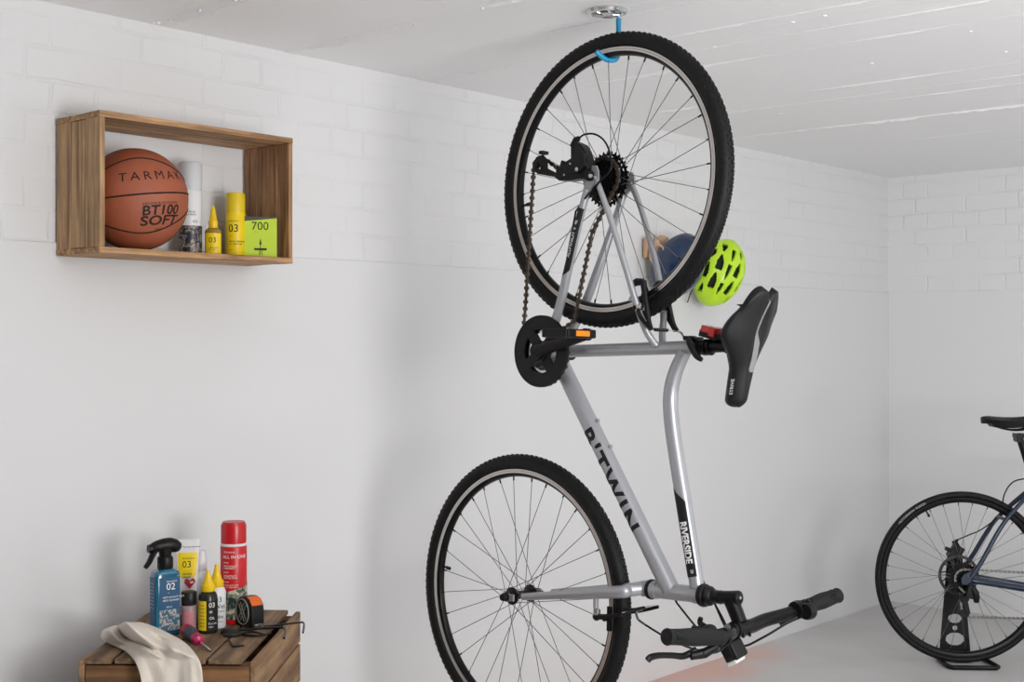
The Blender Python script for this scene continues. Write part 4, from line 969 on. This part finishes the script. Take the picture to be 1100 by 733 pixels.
# red can
p = on_crate(251, 668.5); t = empty('spray_can', p, R(12), 'red all in one aerosol can, tallest thing on the crate', 'spray can')
r = .0315; RED = mat('red_lacquer', (196, 22, 30), rough=.35)
body = MB().lathe([(0, 0), (r-.002, 0), (r, .003), (r, .182), (r-.003, .188), (0, .188)], n=44).build('body', RED, t)
MB().lathe([(r-.0012, .190), (r-.0012, .232), (r-.003, .238), (r-.004, .238), (r-.005, .242), (0, .243)], n=44).build('cap', mat('red_cap', (190, 20, 30), rough=.3), t)
MB().lathe([(r-.002, .184), (r+.0004, .186), (r+.0004, .190), (r-.002, .192)], n=44, closed=True).build('rim', WHITEP, t)
f = cylmap(r+.0005, 0, 0); patch('printed_band', -.060, .060, .012, .082, lambda x, y: f(x, y+(x*.25 if y > .07 else 0)), pattern('leaf_print', [(.38, (30, 44, 40)), (.47, (120, 128, 108)), (.55, (206, 200, 178)), (.66, (168, 160, 130))], 48), body, 40, 4)
lines(body, cylmap(r+.0009, 0, 0), TW, [('=====', .010, -.026, .172), ('ALL IN ONE', .0112, -.028, .161), ('===', .008, -.026, .147), ('NETTOYANT', .0055, -.026, .139), ('LUBRIFIANT', .0055, -.026, .134), ('===', .008, -.026, .124), ('DEGRIPPANT', .0055, -.026, .116), ('PROTECTEUR', .0055, -.026, .111), ('===', .008, -.026, .101), ('CLEAN AND LUBE', .0045, -.026, .094), ('ALL IN ONE 500 ml', .0045, -.026, .089)])
# tape measure
p = on_crate(268, 672.5); t = empty('tape_measure', p, R(-48), 'black and orange tape measure standing in front of the red can', 'tape measure')
b = MB(); pr = [(-.036, 0), (.037, 0), (.038, .006), (.038, .040), (.034, .056), (.022, .068), (.004, .072), (-.014, .070), (-.028, .060), (-.036, .044), (-.038, .02)]
b.prism(pr, (0, -.019, 0), (1, 0, 0), (0, 0, 1), (0, .038, 0)); case = b.build('case', BLACK, t, bevel=.006, seg=4)
b = MB(); K = [(.020, .0705), (.033, .058), (.0385, .042)]
for k in (0, 1):
    (x0, z0), (x1, z1) = K[k], K[k+1]
b = MB(); b.prism([(.012, .0725), (.024, .0685), (.036, .0555), (.0345, .0520), (.032, .054), (.022, .065), (.012, .068)], (0, -.0145, 0), (1, 0, 0), (0, 0, 1), (0, .029, 0)); b.build('lock_button', mat('orange_plastic', (226, 104, 30), rough=.45), t, bevel=.0015)
b = MB()
ring_ = [(.0285*cos(a)*1.0, .036+.030*sin(a)) for a in [2*pi*k/28 for k in range(28)]]
b.ring([(x, -.0196, z) for x, z in ring_], .0016, 6)
for a in (R(58), R(122)):
    for o_ in (-.0045, .0045):
        d_ = V((cos(a), 0, sin(a))); n2_ = V((-sin(a), 0, cos(a)))*o_; c_ = V((0, -.0196, .036)); b.tube([c_-d_*.023+n2_, c_+d_*.023+n2_], .0014, 6)
b.build('face_print', mat('grey_print', (150, 150, 140), rough=.5), t)
b = MB(); b.box((.040, 0, .006), (.005, .024, .010)); b.box((.043, 0, .003), (.0015, .020, .014)); b.build('end_hook', CHROME, t)
# screwdriver
p = on_crate(213, 694); q0 = on_z(199.5, 676.5, TOPZ+.017); q1 = on_z(227, 699.5, TOPZ+.003); t = empty('screwdriver', (p.x, p.y, TOPZ), 0, 'stubby screwdriver with red and grey handle on the crate', 'screwdriver')
T = Matrix.Translation(t.location).inverted(); q0 = T @ q0; q1 = T @ q1; ax = (q1-q0).normalized()
L = (q1-q0).length; hl_ = L*.56; shf = MB().tube([q0+ax*hl_*.9, q1], .0026, 10).build('shaft', CHROME, t)
hA = MB().lathe([(0, -.004), (.010, -.002), (.0150, .006), (.0158, .014), (.0145, .022)], q0, ax, n=24).build('handle_end', mat('red_grip', (176, 34, 50), rough=.4), t)
MB().lathe([(.0145, .022), (.0150, .030), (.0150, .044), (.0125, hl_*.72)], q0, ax, n=24).build('handle', mat('grey_grip', (66, 70, 80), rough=.6), t)
MB().lathe([(.0125, hl_*.72), (.0130, hl_*.85), (.0110, hl_*.97), (.004, hl_)], q0, ax, n=24).build('collar', mat('magenta_grip', (182, 24, 84), rough=.35), t)
# hex keys
HX = mat('black_oxide', (34, 32, 32), rough=.4, metal=.6)
def hexkey(pts, r, label, grp='hex keys on the crate'):
    P = [on_z(u, v, TOPZ+r+h) for u, v, h in pts]; m_ = sum(P, V((0, 0, 0)))/len(P); m_.z = TOPZ; b = MB(); b.tube([x-m_ for x in P], r, 6, sm=4)
    return tag(b.build('hex_key', HX, None, loc=m_, ang=20), label, 'hex key', grp)
hexkey([(238, 679, 0), (262, 676.5, 0), (285, 675, 0), (302, 674.5, 0), (305.5, 676, 0), (306.5, 680, 0), (305, 686, 0)], .0030, 'long thick black hex key bent at its right end')
hexkey([(281, 673.5, 0), (300, 671.5, 0), (322, 669, 0), (326, 669.5, 0), (326.5, 673, 0), (325.5, 680, 0)], .0024, 'black hex key whose bent tip overhangs the gap at the crate edge')
hexkey([(245, 687, 0), (247.5, 690.5, 0), (250, 694, 0), (252, 694.8, 0), (262, 693.6, 0)], .0019, 'shortest black hex key lying nearest the crate front')
b = MB(); P = lambda u, v, h=.004: on_z(u, v, TOPZ+h)
o0 = P(260, 680); o0.z = TOPZ
b.tube([P(239, 679, .005)-o0, P(248, 679.5, .006)-o0, P(257, 679, .005)-o0], [.007, .009, .005], 10, sm=3); b.tube([P(240, 682.5, .005)-o0, P(250, 682.5, .005)-o0, P(259, 681, .005)-o0], [.004, .006, .004], 10, sm=3)
tag(b.build('pliers', mat('dark_grip', (40, 36, 36), rough=.6), None, loc=o0), 'dark slim pliers with open thin jaws lying on the crate', 'pliers')
pl_ = bpy.data.objects['pliers']
b = MB(); b.tube([P(256, 680, .004)-o0, P(268, 683, .004)-o0, P(280, 683, .004)-o0, P(292, 680.5, .003)-o0], [.0035, .003, .0025, .0015], 8, sm=4); b.tube([P(256, 680, .006)-o0, P(270, 679, .006)-o0, P(284, 682, .005)-o0], [.0035, .003, .0018], 8, sm=4); b.build('jaw', HX, pl_)
# cloth
ck = empty('cloth', (FL.x+.12, FL.y, CZ), 0)
def cpnt(u, v, h=None, y=None):
    if y is None: y = (1.28-CZ-h)*F/(v-366)
    return EYE+ray(u, v)*y
rows = [
 [(112, 690, .003), (118, 686, .010), (126, 680, .020), (134, 675, .030), (142, 674, .036), (152, 676, .034), (164, 680, .030), (176, 685, .020), (188, 690, .004)],
]
spec = [  # (left u, v) .. (right u, v), heights over the crate
 ((116, 675.5), (149, 670), [.001, .004, .010, .014, .014, .010, .004]),
 ((113, 676.5), (152, 669.5), [.012, .028, .046, .064, .052, .036, .016]),
 ((109, 679), (160, 672.5), [.018, .040, .036, .078, .062, .044, .014]),
 ((107.5, 683), (173, 676.5), [.016, .042, .030, .074, .058, .036, .012]),
 ((109, 687.5), (183, 682), [.010, .034, .016, .066, .046, .034, .009]),
 ((116, 691.5), (193, 687), [.004, .018, .006, .052, .030, .034, .006]),
 ((126, 695.5), (201, 692.5), [.003, .008, .018, .040, .018, .034, .006]),
 ((134, 699.5), (207, 699), [.003, .014, .026, .022, .030, .022, .006]),
 ((140, 704.5), (211.5, 704.5), [.004, .014, .022, .010, .022, .018, .006])]
grid = []
for (l, r_, hs) in spec:
    row = []
    for j in range(19):
        q = j/18; k = q*6; a = min(int(k), 5); h = hs[a]+(hs[a+1]-hs[a])*(k-a); u = l[0]+(r_[0]-l[0])*q; v = l[1]+(r_[1]-l[1])*q
        v -= (h-.006)*55 if h > .02 else 0
        row.append(cpnt(u, v, h=h))
    grid.append(row)
edgeY = FL.y
for i, (u0, u1, v, off) in enumerate([(144, 214.5, 709.5, .012), (147, 216.5, 715, .020), (149.5, 217.5, 722, .024), (151.5, 218.2, 731, .026), (153, 219, 742, .027), (154, 220, 757, .028), (156, 220, 775, .028)]):
    row = []
    for j in range(19):
        q = j/18; fold = (.007*sin(q*7.0+.4*i)+.006*sin(q*15+1.2+.2*i))*(.35+.15*i)
        row.append(cpnt(u0+(u1-u0)*q, v, y=edgeY-off-fold*.9-(.004 if q in (0, 1) else 0)))
    grid.append(row)
b = MB(); nn = 19
vs = []
for i, row in enumerate(grid):
    for j, p in enumerate(row):
        k = .0035 if 0 < j < 18 else 0
        rg = (1-abs(noise.noise(V((j*.42, i*.16, 3.3)))*2.6))*.010 if 0 < j < 18 and i > 1 else 0
        p = p+V((0, -.35, .9))*rg
        vs.append(p-ck.location+V((noise.noise(p*22)*k, noise.noise(p*19+V((3, 1, 2)))*k, noise.noise(p*26+V((1, 7, 2)))*k)))
b.add(vs, [[i*nn+j, i*nn+j+1, (i+1)*nn+j+1, (i+1)*nn+j] for i in range(len(grid)-1) for j in range(nn-1)])
bpy.data.objects.remove(ck)
cloth = b.build('cloth', mat('off_white_cotton', (222, 212, 200), rough=.9, bump=.5, bscale=260, var=.06, vscale=18), None, loc=(FL.x+.12, FL.y, CZ), solid=.003, sub=2)
tag(cloth, 'crumpled off-white cotton cloth draped over the front of the crate', 'cloth')

# ---------------------------------------------------------------- helmets on wall hooks
def helmet_pt(a, t, r, seam=0):
    """a round the rim (0 = front), t 0 crown .. 1 rim; x front, y side, z crown"""
    s = sin(t*pi/2*1.04); c = cos(t*pi/2*1.04); x = r[0]*s*cos(a); y = r[1]*s*sin(a); z = r[2]*c
    k = 1+.05*cos(2*a)*s; return V((x*k, y, z))
def make_helmet(name, r, vents, m, loc, rot, label, lining=True):
    t = empty(name, loc, 0, label, 'helmet'); t.rotation_euler = rot
    na, nt_ = 120, 56; b = MB(); vs = []; fs = []
    for i in range(nt_+1):
        for k in range(na):
            a = 2*pi*k/na; tq = i/nt_; p = helmet_pt(a, tq, r)
            if vents and i: # ribs stand proud along the length
                y = p.y/r[1]; p *= 1+.022*cos(y*9)*(1-tq**4)
            if tq > .9: p.z -= .008*cos(a*2)*(tq-.9)*10-.012*max(0, -cos(a))*(tq-.9)*10
            vs.append(p)
    def hole(p):
        x, y = p.x/r[0], abs(p.y)/r[1]
        for cx_, cy_, lx, ly, sl in vents:
            dx, dy = x-cx_, y-cy_-sl*(x-cx_)
            if abs(dx) < lx and abs(dy) < ly*(1-.75*max(0, dx/lx if sl >= 0 else -dx/lx)): return True
        return False
    for i in range(nt_):
        for k in range(na):
            q = [i*na+k, i*na+(k+1) % na, (i+1)*na+(k+1) % na, (i+1)*na+k]
            c = (V(vs[q[0]])+V(vs[q[2]]))/2
            if vents and hole(c): continue
            fs.append(q)
    b.add(vs, fs); sh = b.build('shell', m, t, ang=60, solid=0)
    md = sh.modifiers.new('solid', 'SOLIDIFY'); md.thickness = .013 if vents else .008; md.offset = -1
    b = MB(); vs = []; fs = []; na = 48
    for i in range(15):
        for k in range(na): vs.append(helmet_pt(2*pi*k/na, min(1, i/14), tuple(x-.019 if vents else x-.010 for x in r)))
    for i in range(14):
        for k in range(na): fs.append([i*na+k, i*na+(k+1) % na, (i+1)*na+(k+1) % na, (i+1)*na+k])
    b.add(vs, fs); li = b.build('lining', mat('helmet_foam', (40, 42, 44), rough=.8), t, ang=80); md = li.modifiers.new('solid', 'SOLIDIFY'); md.thickness = .004; md.offset = -1
    return t
hz = .095
hr = (.132, .100, .090)
gp = on_wall(772, 293, .100)
# crown points out of the wall and slightly down; the front points down
def wall_rot(spin, tiltx=0, tilty=0):
    # columns: helmet x (front), y (side), z (crown)
    down = V((0, 0, -1)); out = (ND*cos(R(34))-SD*sin(R(34))); al = (SD*cos(R(34))+ND*sin(R(34)))
    fx_ = (down*cos(spin)+al*sin(spin)).normalized(); sy_ = out.cross(fx_)
    M_ = Matrix((fx_, sy_, out)).transposed()
    return (M_ @ Matrix.Rotation(tiltx, 3, 'X') @ Matrix.Rotation(tilty, 3, 'Y')).to_euler()
vents = [(.56, 0, .17, .085, 0), (.02, .0, .24, .095, 0), (-.52, 0, .20, .09, 0), (.40, .37, .23, .120, -.12), (-.18, .40, .24, .135, -.08), (-.66, .38, .14, .10, .1), (.16, .76, .24, .095, -.08), (-.38, .74, .16, .10, .15), (.68, .60, .12, .07, -.4)]
LIME = mat('lime_helmet', (192, 236, 36), rough=.35, coat=.3)
g = make_helmet('bicycle_helmet', hr, vents, LIME, gp, wall_rot(R(-24), 0, 0), 'fluorescent yellow vented bicycle helmet hanging on the wall')
b = MB(); b.tube([(.095, -.075, .000), (.125, -.070, -.010), (.158, -.066, -.014)], .0045, 6, sm=4, flat=.4); b.build('strap', BLACK, g)
b = MB(); b.lathe([(.80*.1, -.012), (.86*.1, -.012), (.86*.1, 0), (.80*.1, 0)], (-.035, 0, -.01), (0, 0, 1), n=40, sx=1.2, closed=True); b.build('fit_band', BLACK, g)
# blue smooth helmet
bpz = on_wall(727, 285, .100)
h2 = make_helmet('bicycle_helmet', (.122, .100, .108), None, mat('dark_blue_gloss', (5, 40, 76), rough=.22, coat=.5), bpz, wall_rot(R(-18), R(-8), R(20)), 'glossy dark blue smooth helmet hanging behind the rear wheel')
b = MB(); b.ring([(-.012+.034*cos(a), -.096+.012*sin(a), .004+.030*sin(a)) for a in [2*pi*k/24 for k in range(24)]], .0045, 8); b.build('strap', mat('tan_leather', (200, 168, 140), rough=.7), h2)
WM = wood('pale_wood', (196, 158, 128), (220, 188, 160), 'Z', 60, seed=4)
t = empty('wall_hook', on_wall(698, 267), WROT, 'pale wooden wall hook holding the dark blue helmet', 'hook')
b = MB(); b.box((-.022, -.011, 0), (.056, .014, .075)); b.build('backplate', WM, t, bevel=.003)
b = MB(); b.lathe([(.016, 0), (.016, .018), (.044, .024), (.048, .034), (.044, .044), (0, .048)], (.012, -.016, 0), (0, -1, 0), n=36); b.build('peg', WM, t)
b_ = on_wall(776, 280, 0)
t = empty('wall_hook', b_, WROT, 'small wall hook hidden behind the fluorescent yellow helmet', 'hook')
b = MB(); b.box((0, -.009, 0), (.03, .006, .04)); b.tube([(0, -.010, .005), (0, -.045, .0), (0, -.052, .015)], .004, 8, sm=4); b.build('peg', CHROME, t)
# ---------------------------------------------------------------- dark blue bicycle parked on its stand at the right
Y2 = 5.24; B2 = V((1.783, Y2, 0)); RW = .34
b2 = empty('bicycle', B2, R(-3), 'dark blue bicycle with thin black tyres held in a floor stand', 'bicycle')
B2I = (Matrix.Translation(B2) @ Matrix.Rotation(R(-3), 4, 'Z')).inverted()
def b2p(u, v, y=0):
    e = B2I @ EYE; d = B2I.to_3x3() @ ray(u, v); t = (y-e.y)/d.y; return e+d*t
NAVY = mat('navy_frame', (12, 34, 60), rough=.35, coat=.2)
H = V((0, 0, RW+.002))
wv = make_wheel(b2, H, Rt=RW, tr=.0145, rear=True, knobs=False, rim_in=.296, rim_out=.316, track=False, nsp=16, valve_ang=R(118), cas=(-.014, (30, 27, 24, 21, 18, 15, 13)), disc=True, phase=.05)
FW = V((1.005, 0, RW+.002))
make_wheel(b2, FW, Rt=RW, tr=.0145, rear=False, knobs=False, rim_in=.296, rim_out=.316, track=False, nsp=16, valve_ang=1, disc=True)
tyf = lambda x, y: V((0, -.0, 0))
for a0, s in ((R(134), 'STRADA'), (R(119), '700x28')):
    pass
fw_ = lambda x, y, a0=R(128): V((cos(a0-x/.327)*(.327+y), -.0148, H.z+sin(a0-x/.327)*(.327+y)))
text('tyre_lettering', 'HUTCHINSON  FUSION', .0125, fw_, mat('faint_white', (170, 170, 170), rough=.7), wv, step=.01, bold=.0002)
BB2 = H+V((.415, 0, -.068)); STT = BB2+V((-.150, 0, .490)); HTT = BB2+V((.405, 0, .520)); HTB = BB2+V((.440, 0, .400))
b = MB()
b.tube([BB2, STT], .0155, 16); b.tube([BB2, HTB+V((-.003, 0, .01))], .021, 18); b.tube([STT+V((.005, 0, -.02)), HTT+V((.01, 0, -.02))], .0165, 16); b.tube([HTT, HTB], .0215, 18)
b.lathe([(.021, -.036), (.021, .036)], BB2, (0, 1, 0), n=24)
for s in (-1, 1):
    d = H+V((.02, s*.066, -.002))
    b.tube([d, H+V((.10, s*.064, -.014)), H+V((.32, s*.040, -.050)), BB2+V((0, s*.024, 0))], [.0105, .0115, .0130, .0125], 14, sm=6)
    b.tube([H+V((.018, s*.066, .012)), H+V((.06, s*.064, .075)), H+V((.15, s*.050, .225)), STT+V((.014, s*.018, -.065))], [.0095, .0090, .0085, .0080], 14, sm=6)
    b.prism([(-.018, -.016), (-.022, .004), (-.010, .022), (.016, .034), (.042, .016), (.045, -.016), (.012, -.022)], H+V((0, s*.066-.003, 0)), (1, 0, 0), (0, 0, 1), (0, .006, 0))
b.tube([H+V((.155, -.048, .235)), H+V((.155, .048, .235))], .007, 10)
b.build('frame', NAVY, b2)
b = MB()
for s in (-1, 1): b.tube([HTB+V((.004, s*.03, -.02)), FW+V((-.07, s*.05, .18)), FW+V((-.0, s*.052, .004))], [.016, .013, .010], 14, sm=6)
b.tube([HTB+V((.004, -.035, -.02)), HTB+V((.004, .035, -.02))], .016, 12); b.build('fork', NAVY, b2)
b = MB(); SPT = b2p(1094, 474, 0); SPT.y = 0
sdir = (STT-BB2).normalized(); SPT = STT+sdir*((1.28-(470-366)/F*Y2-STT.z)/sdir.z)
b.tube([STT, SPT], .0136, 16); b.tube([SPT+V((-.006, 0, 0)), SPT+V((.006, 0, .004))], .016, 14); b.build('seatpost', BLACKS, b2)
b = MB(); g = []; NR = 26
ztop = 1.28-(446-366)/F*Y2; xr = b2p(1054.5, 448, 0).x
for i in range(NR+1):
    t = i/NR; x = xr+.272*t; wd = .066*(1-.02)-(.046*min(1, max(0, (t-.18)/.42))**1.2 if t > .18 else 0); wd = wd*(math.sqrt(max(.05, 1-((.08-t)/.08)**2)) if t < .08 else 1); wd *= math.sqrt(max(.03, 1-((t-.94)/.062)**2)) if t > .94 else 1
    z = ztop-.008*sin(pi*min(1, t*1.3))-(.006*(1-t/.1) if t < .1 else 0); row = []
    for k in range(17):
        a = -1+2*k/16; row.append(V((x, a*wd, z-.012*a*a)))
    for k in range(1, 7): row.append(V((x, wd*(1-.3*k/6)*(1-2*(k > 6)), z-.012-.030*k/6*(1 if t > .12 else .5))))
    for k in range(6, 0, -1): row.append(V((x, -wd*(1-.3*k/6), z-.012-.030*k/6*(1 if t > .12 else .5))))
    g.append(row)
m_ = len(g[0]); b.add([p for r_ in g for p in r_], [[i*m_+j, i*m_+(j+1) % m_, (i+1)*m_+(j+1) % m_, (i+1)*m_+j] for i in range(NR) for j in range(m_)]+[list(range(m_)), [NR*m_+j for j in range(m_)][::-1]])
sd_ = b.build('saddle', mat('black_saddle', (18, 18, 19), rough=.55), b2, ang=60)
b = MB()
for s in (-1, 1): b.tube([(xr+.03, s*.035, ztop-.030), (xr+.09, s*.022, ztop-.055), (xr+.16, s*.022, ztop-.056), (xr+.24, s*.012, ztop-.03)], .0038, 8, sm=5)
b.box((SPT.x, 0, SPT.z+.008), (.04, .05, .018)); b.tube([(SPT.x-.008, -.02, SPT.z-.008), (SPT.x-.008, .02, SPT.z-.008)], .011, 12); b.build('saddle_rail', BLACKS, sd_)
# stem, bar, crank of the far end
b = MB(); b.tube([HTT, HTT+V((-.01, 0, .04)), HTT+V((.07, 0, .065))], .015, 14); b.build('stem', BLACKS, b2)
b = MB(); q = HTT+V((.07, 0, .065)); b.tube([q+V((0, -.21, 0)), q+V((0, .21, 0))], .0155, 14)
for s in (-1, 1): b.tube([q+V((0, s*.205, 0)), q+V((.06, s*.21, -.005)), q+V((.085, s*.212, -.05)), q+V((.05, s*.215, -.11)), q+V((-.03, s*.22, -.125))], .0155, 14, sm=6)
b.build('handlebar', GRIP, b2)
b = MB(); CK = BB2+V((0, -.05, 0)); disc_ring(b, CK, .062, .084, -.002, .003)
for k in range(5): a = 2*pi*k/5; b.box(RX(CK, .04, a, 0), (.06, .006, .014), Matrix.Rotation(-a, 3, 'Y'))
b.tube([CK, CK+V((-.145, -.012, -.09))], [.015, .011], 12); b.tube([CK+V((0, .1, 0)), CK+V((.145, .112, .09))], [.015, .011], 12)
ck2 = b.build('crankset', BLACK, b2)
for s in (-1, 1):
    q = CK+V((-.145, -.055, -.09)) if s < 0 else CK+V((.145, .155, .09)); b = MB(); b.box(q, (.085, .07, .018)); b.build('pedal', BLACK, b2, bevel=.005)
b = MB(); yk = -.046; rC = 18*.0127/(2*pi)
up = [H+V((rC*cos(R(a)), yk+.012, rC*sin(R(a)))) for a in range(200, 80, -12)]+[CK+V((0, .004, .086))]
chain_mesh(b, up, yk); chain_mesh(b, [RX(CK, .086, R(a), .004) for a in range(90, -100, -12)]+[H+V((.02, yk, -.150)), H+V((-.012, yk, -.135)), H+V((-.018, yk, -.085)), H+V((-.0, yk, -.055)), H+V((-.02, yk+.012, -.035))], yk)
b.build('chain', mat('steel_chain', (120, 118, 114), rough=.4, metal=.8), b2, ang=20)
b = MB(); b.box(H+V((.012, -.075, -.045)), (.03, .022, .05), Matrix.Rotation(R(12), 3, 'Y')); b.tube([H+V((.01, -.072, -.015)), H+V((.03, -.08, -.05)), H+V((.035, -.075, -.085))], [.010, .015, .010], 12, sm=4)
b.box(H+V((.0, -.055, -.095)), (.020, .004, .085), Matrix.Rotation(R(-12), 3, 'Y'))
for dz in (-.075, -.134): b.lathe([(.019, -.004), (.019, .004)], H+V((-.004, -.05, dz)), (0, 1, 0), n=22)
b.build('rear_derailleur', BLACK, b2, bevel=.002)
b = MB(); b.box(H+V((-.006, .060, .090)), (.046, .030, .055), Matrix.Rotation(R(28), 3, 'Y')); b.tube([H+V((-.05, .06, .105)), H+V((-.02, .058, .095))], .008, 10); b.tube([H+V((-.012, .05, .135)), H+V((.01, .055, .10))], .007, 10); b.tube([H+V((.0, .05, .140)), H+V((-.024, .05, .128))], .006, 8)
b.build('brake_caliper', BLACK, b2, bevel=.004)
b = MB(); b.tube([H+V((-.010, .058, .135)), H+V((.045, .055, .160)), H+V((.11, .05, .195)), STT+V((.0, .02, -.09))], .0026, 8, sm=6); b.build('brake_cable', BLACK, b2)
b = MB(); b.tube([b2p(1077, 541, -.02), b2p(1079, 531, -.02), b2p(1085, 521, -.02), b2p(1093, 516, -.01), b2p(1106, 515, 0), b2p(1125, 520, 0)], .0028, 8, sm=6); b.build('gear_cable', BLACK, b2)
# stand
st = empty('bicycle_stand', B2+V((.006, .10, 0)), R(-3), 'black steel floor stand with oval holes under the blue bicycle', 'bicycle stand')
SI = (Matrix.Translation(B2+V((.006, .10, 0))) @ Matrix.Rotation(R(-3), 4, 'Z')).inverted()
b = MB(); z0, z1 = .012, .435
# plate with three oval holes: built as a grid with openings
def plate_w(z): return .062-.034*(z-z0)/(z1-z0)
holes = [(.074, .037, .026), (.119, .011, .010), (.157, .027, .019)]
nx, nz = 44, 150; vs = []; idx = {}; fs = []
for j in range(nz+1):
    z = z0+(z1-z0)*j/nz
    for i in range(nx+1): vs.append(((-1+2*i/nx)*plate_w(z), 0, z))
for j in range(nz):
    for i in range(nx):
        q = [j*(nx+1)+i, j*(nx+1)+i+1, (j+1)*(nx+1)+i+1, (j+1)*(nx+1)+i]
        cxx = sum(vs[k][0] for k in q)/4; cz = sum(vs[k][2] for k in q)/4
        if any((cxx/rx)**2+((cz-hz_)/rz)**2 < 1 for hz_, rx, rz in holes): continue
        fs.append(q)
b.add(vs, fs); PW = mat('black_powder_coat', (10, 10, 11), rough=.45)
pt = b.build('plate', PW, st, ang=60); md = pt.modifiers.new('solid', 'SOLIDIFY'); md.thickness = .004; md.offset = 0
b = MB(); b.tube([(-.072, .0, .012), (-.082, -.075, .010), (-.078, -.195, .010), (-.066, -.21, .010), (.10, -.21, .010), (.112, -.195, .010), (.092, -.02, .010), (.078, .0, .012), (-.072, 0, .012)], .009, 12)
b.build('base', PW, st)
b = MB(); b.tube([(-.03, 0, z1-.02), (-.03, -.03, z1-.01), (.0, -.045, z1-.075), (.018, -.045, z1-.09)], .006, 10, sm=4); b.build('axle_hook', PW, st)
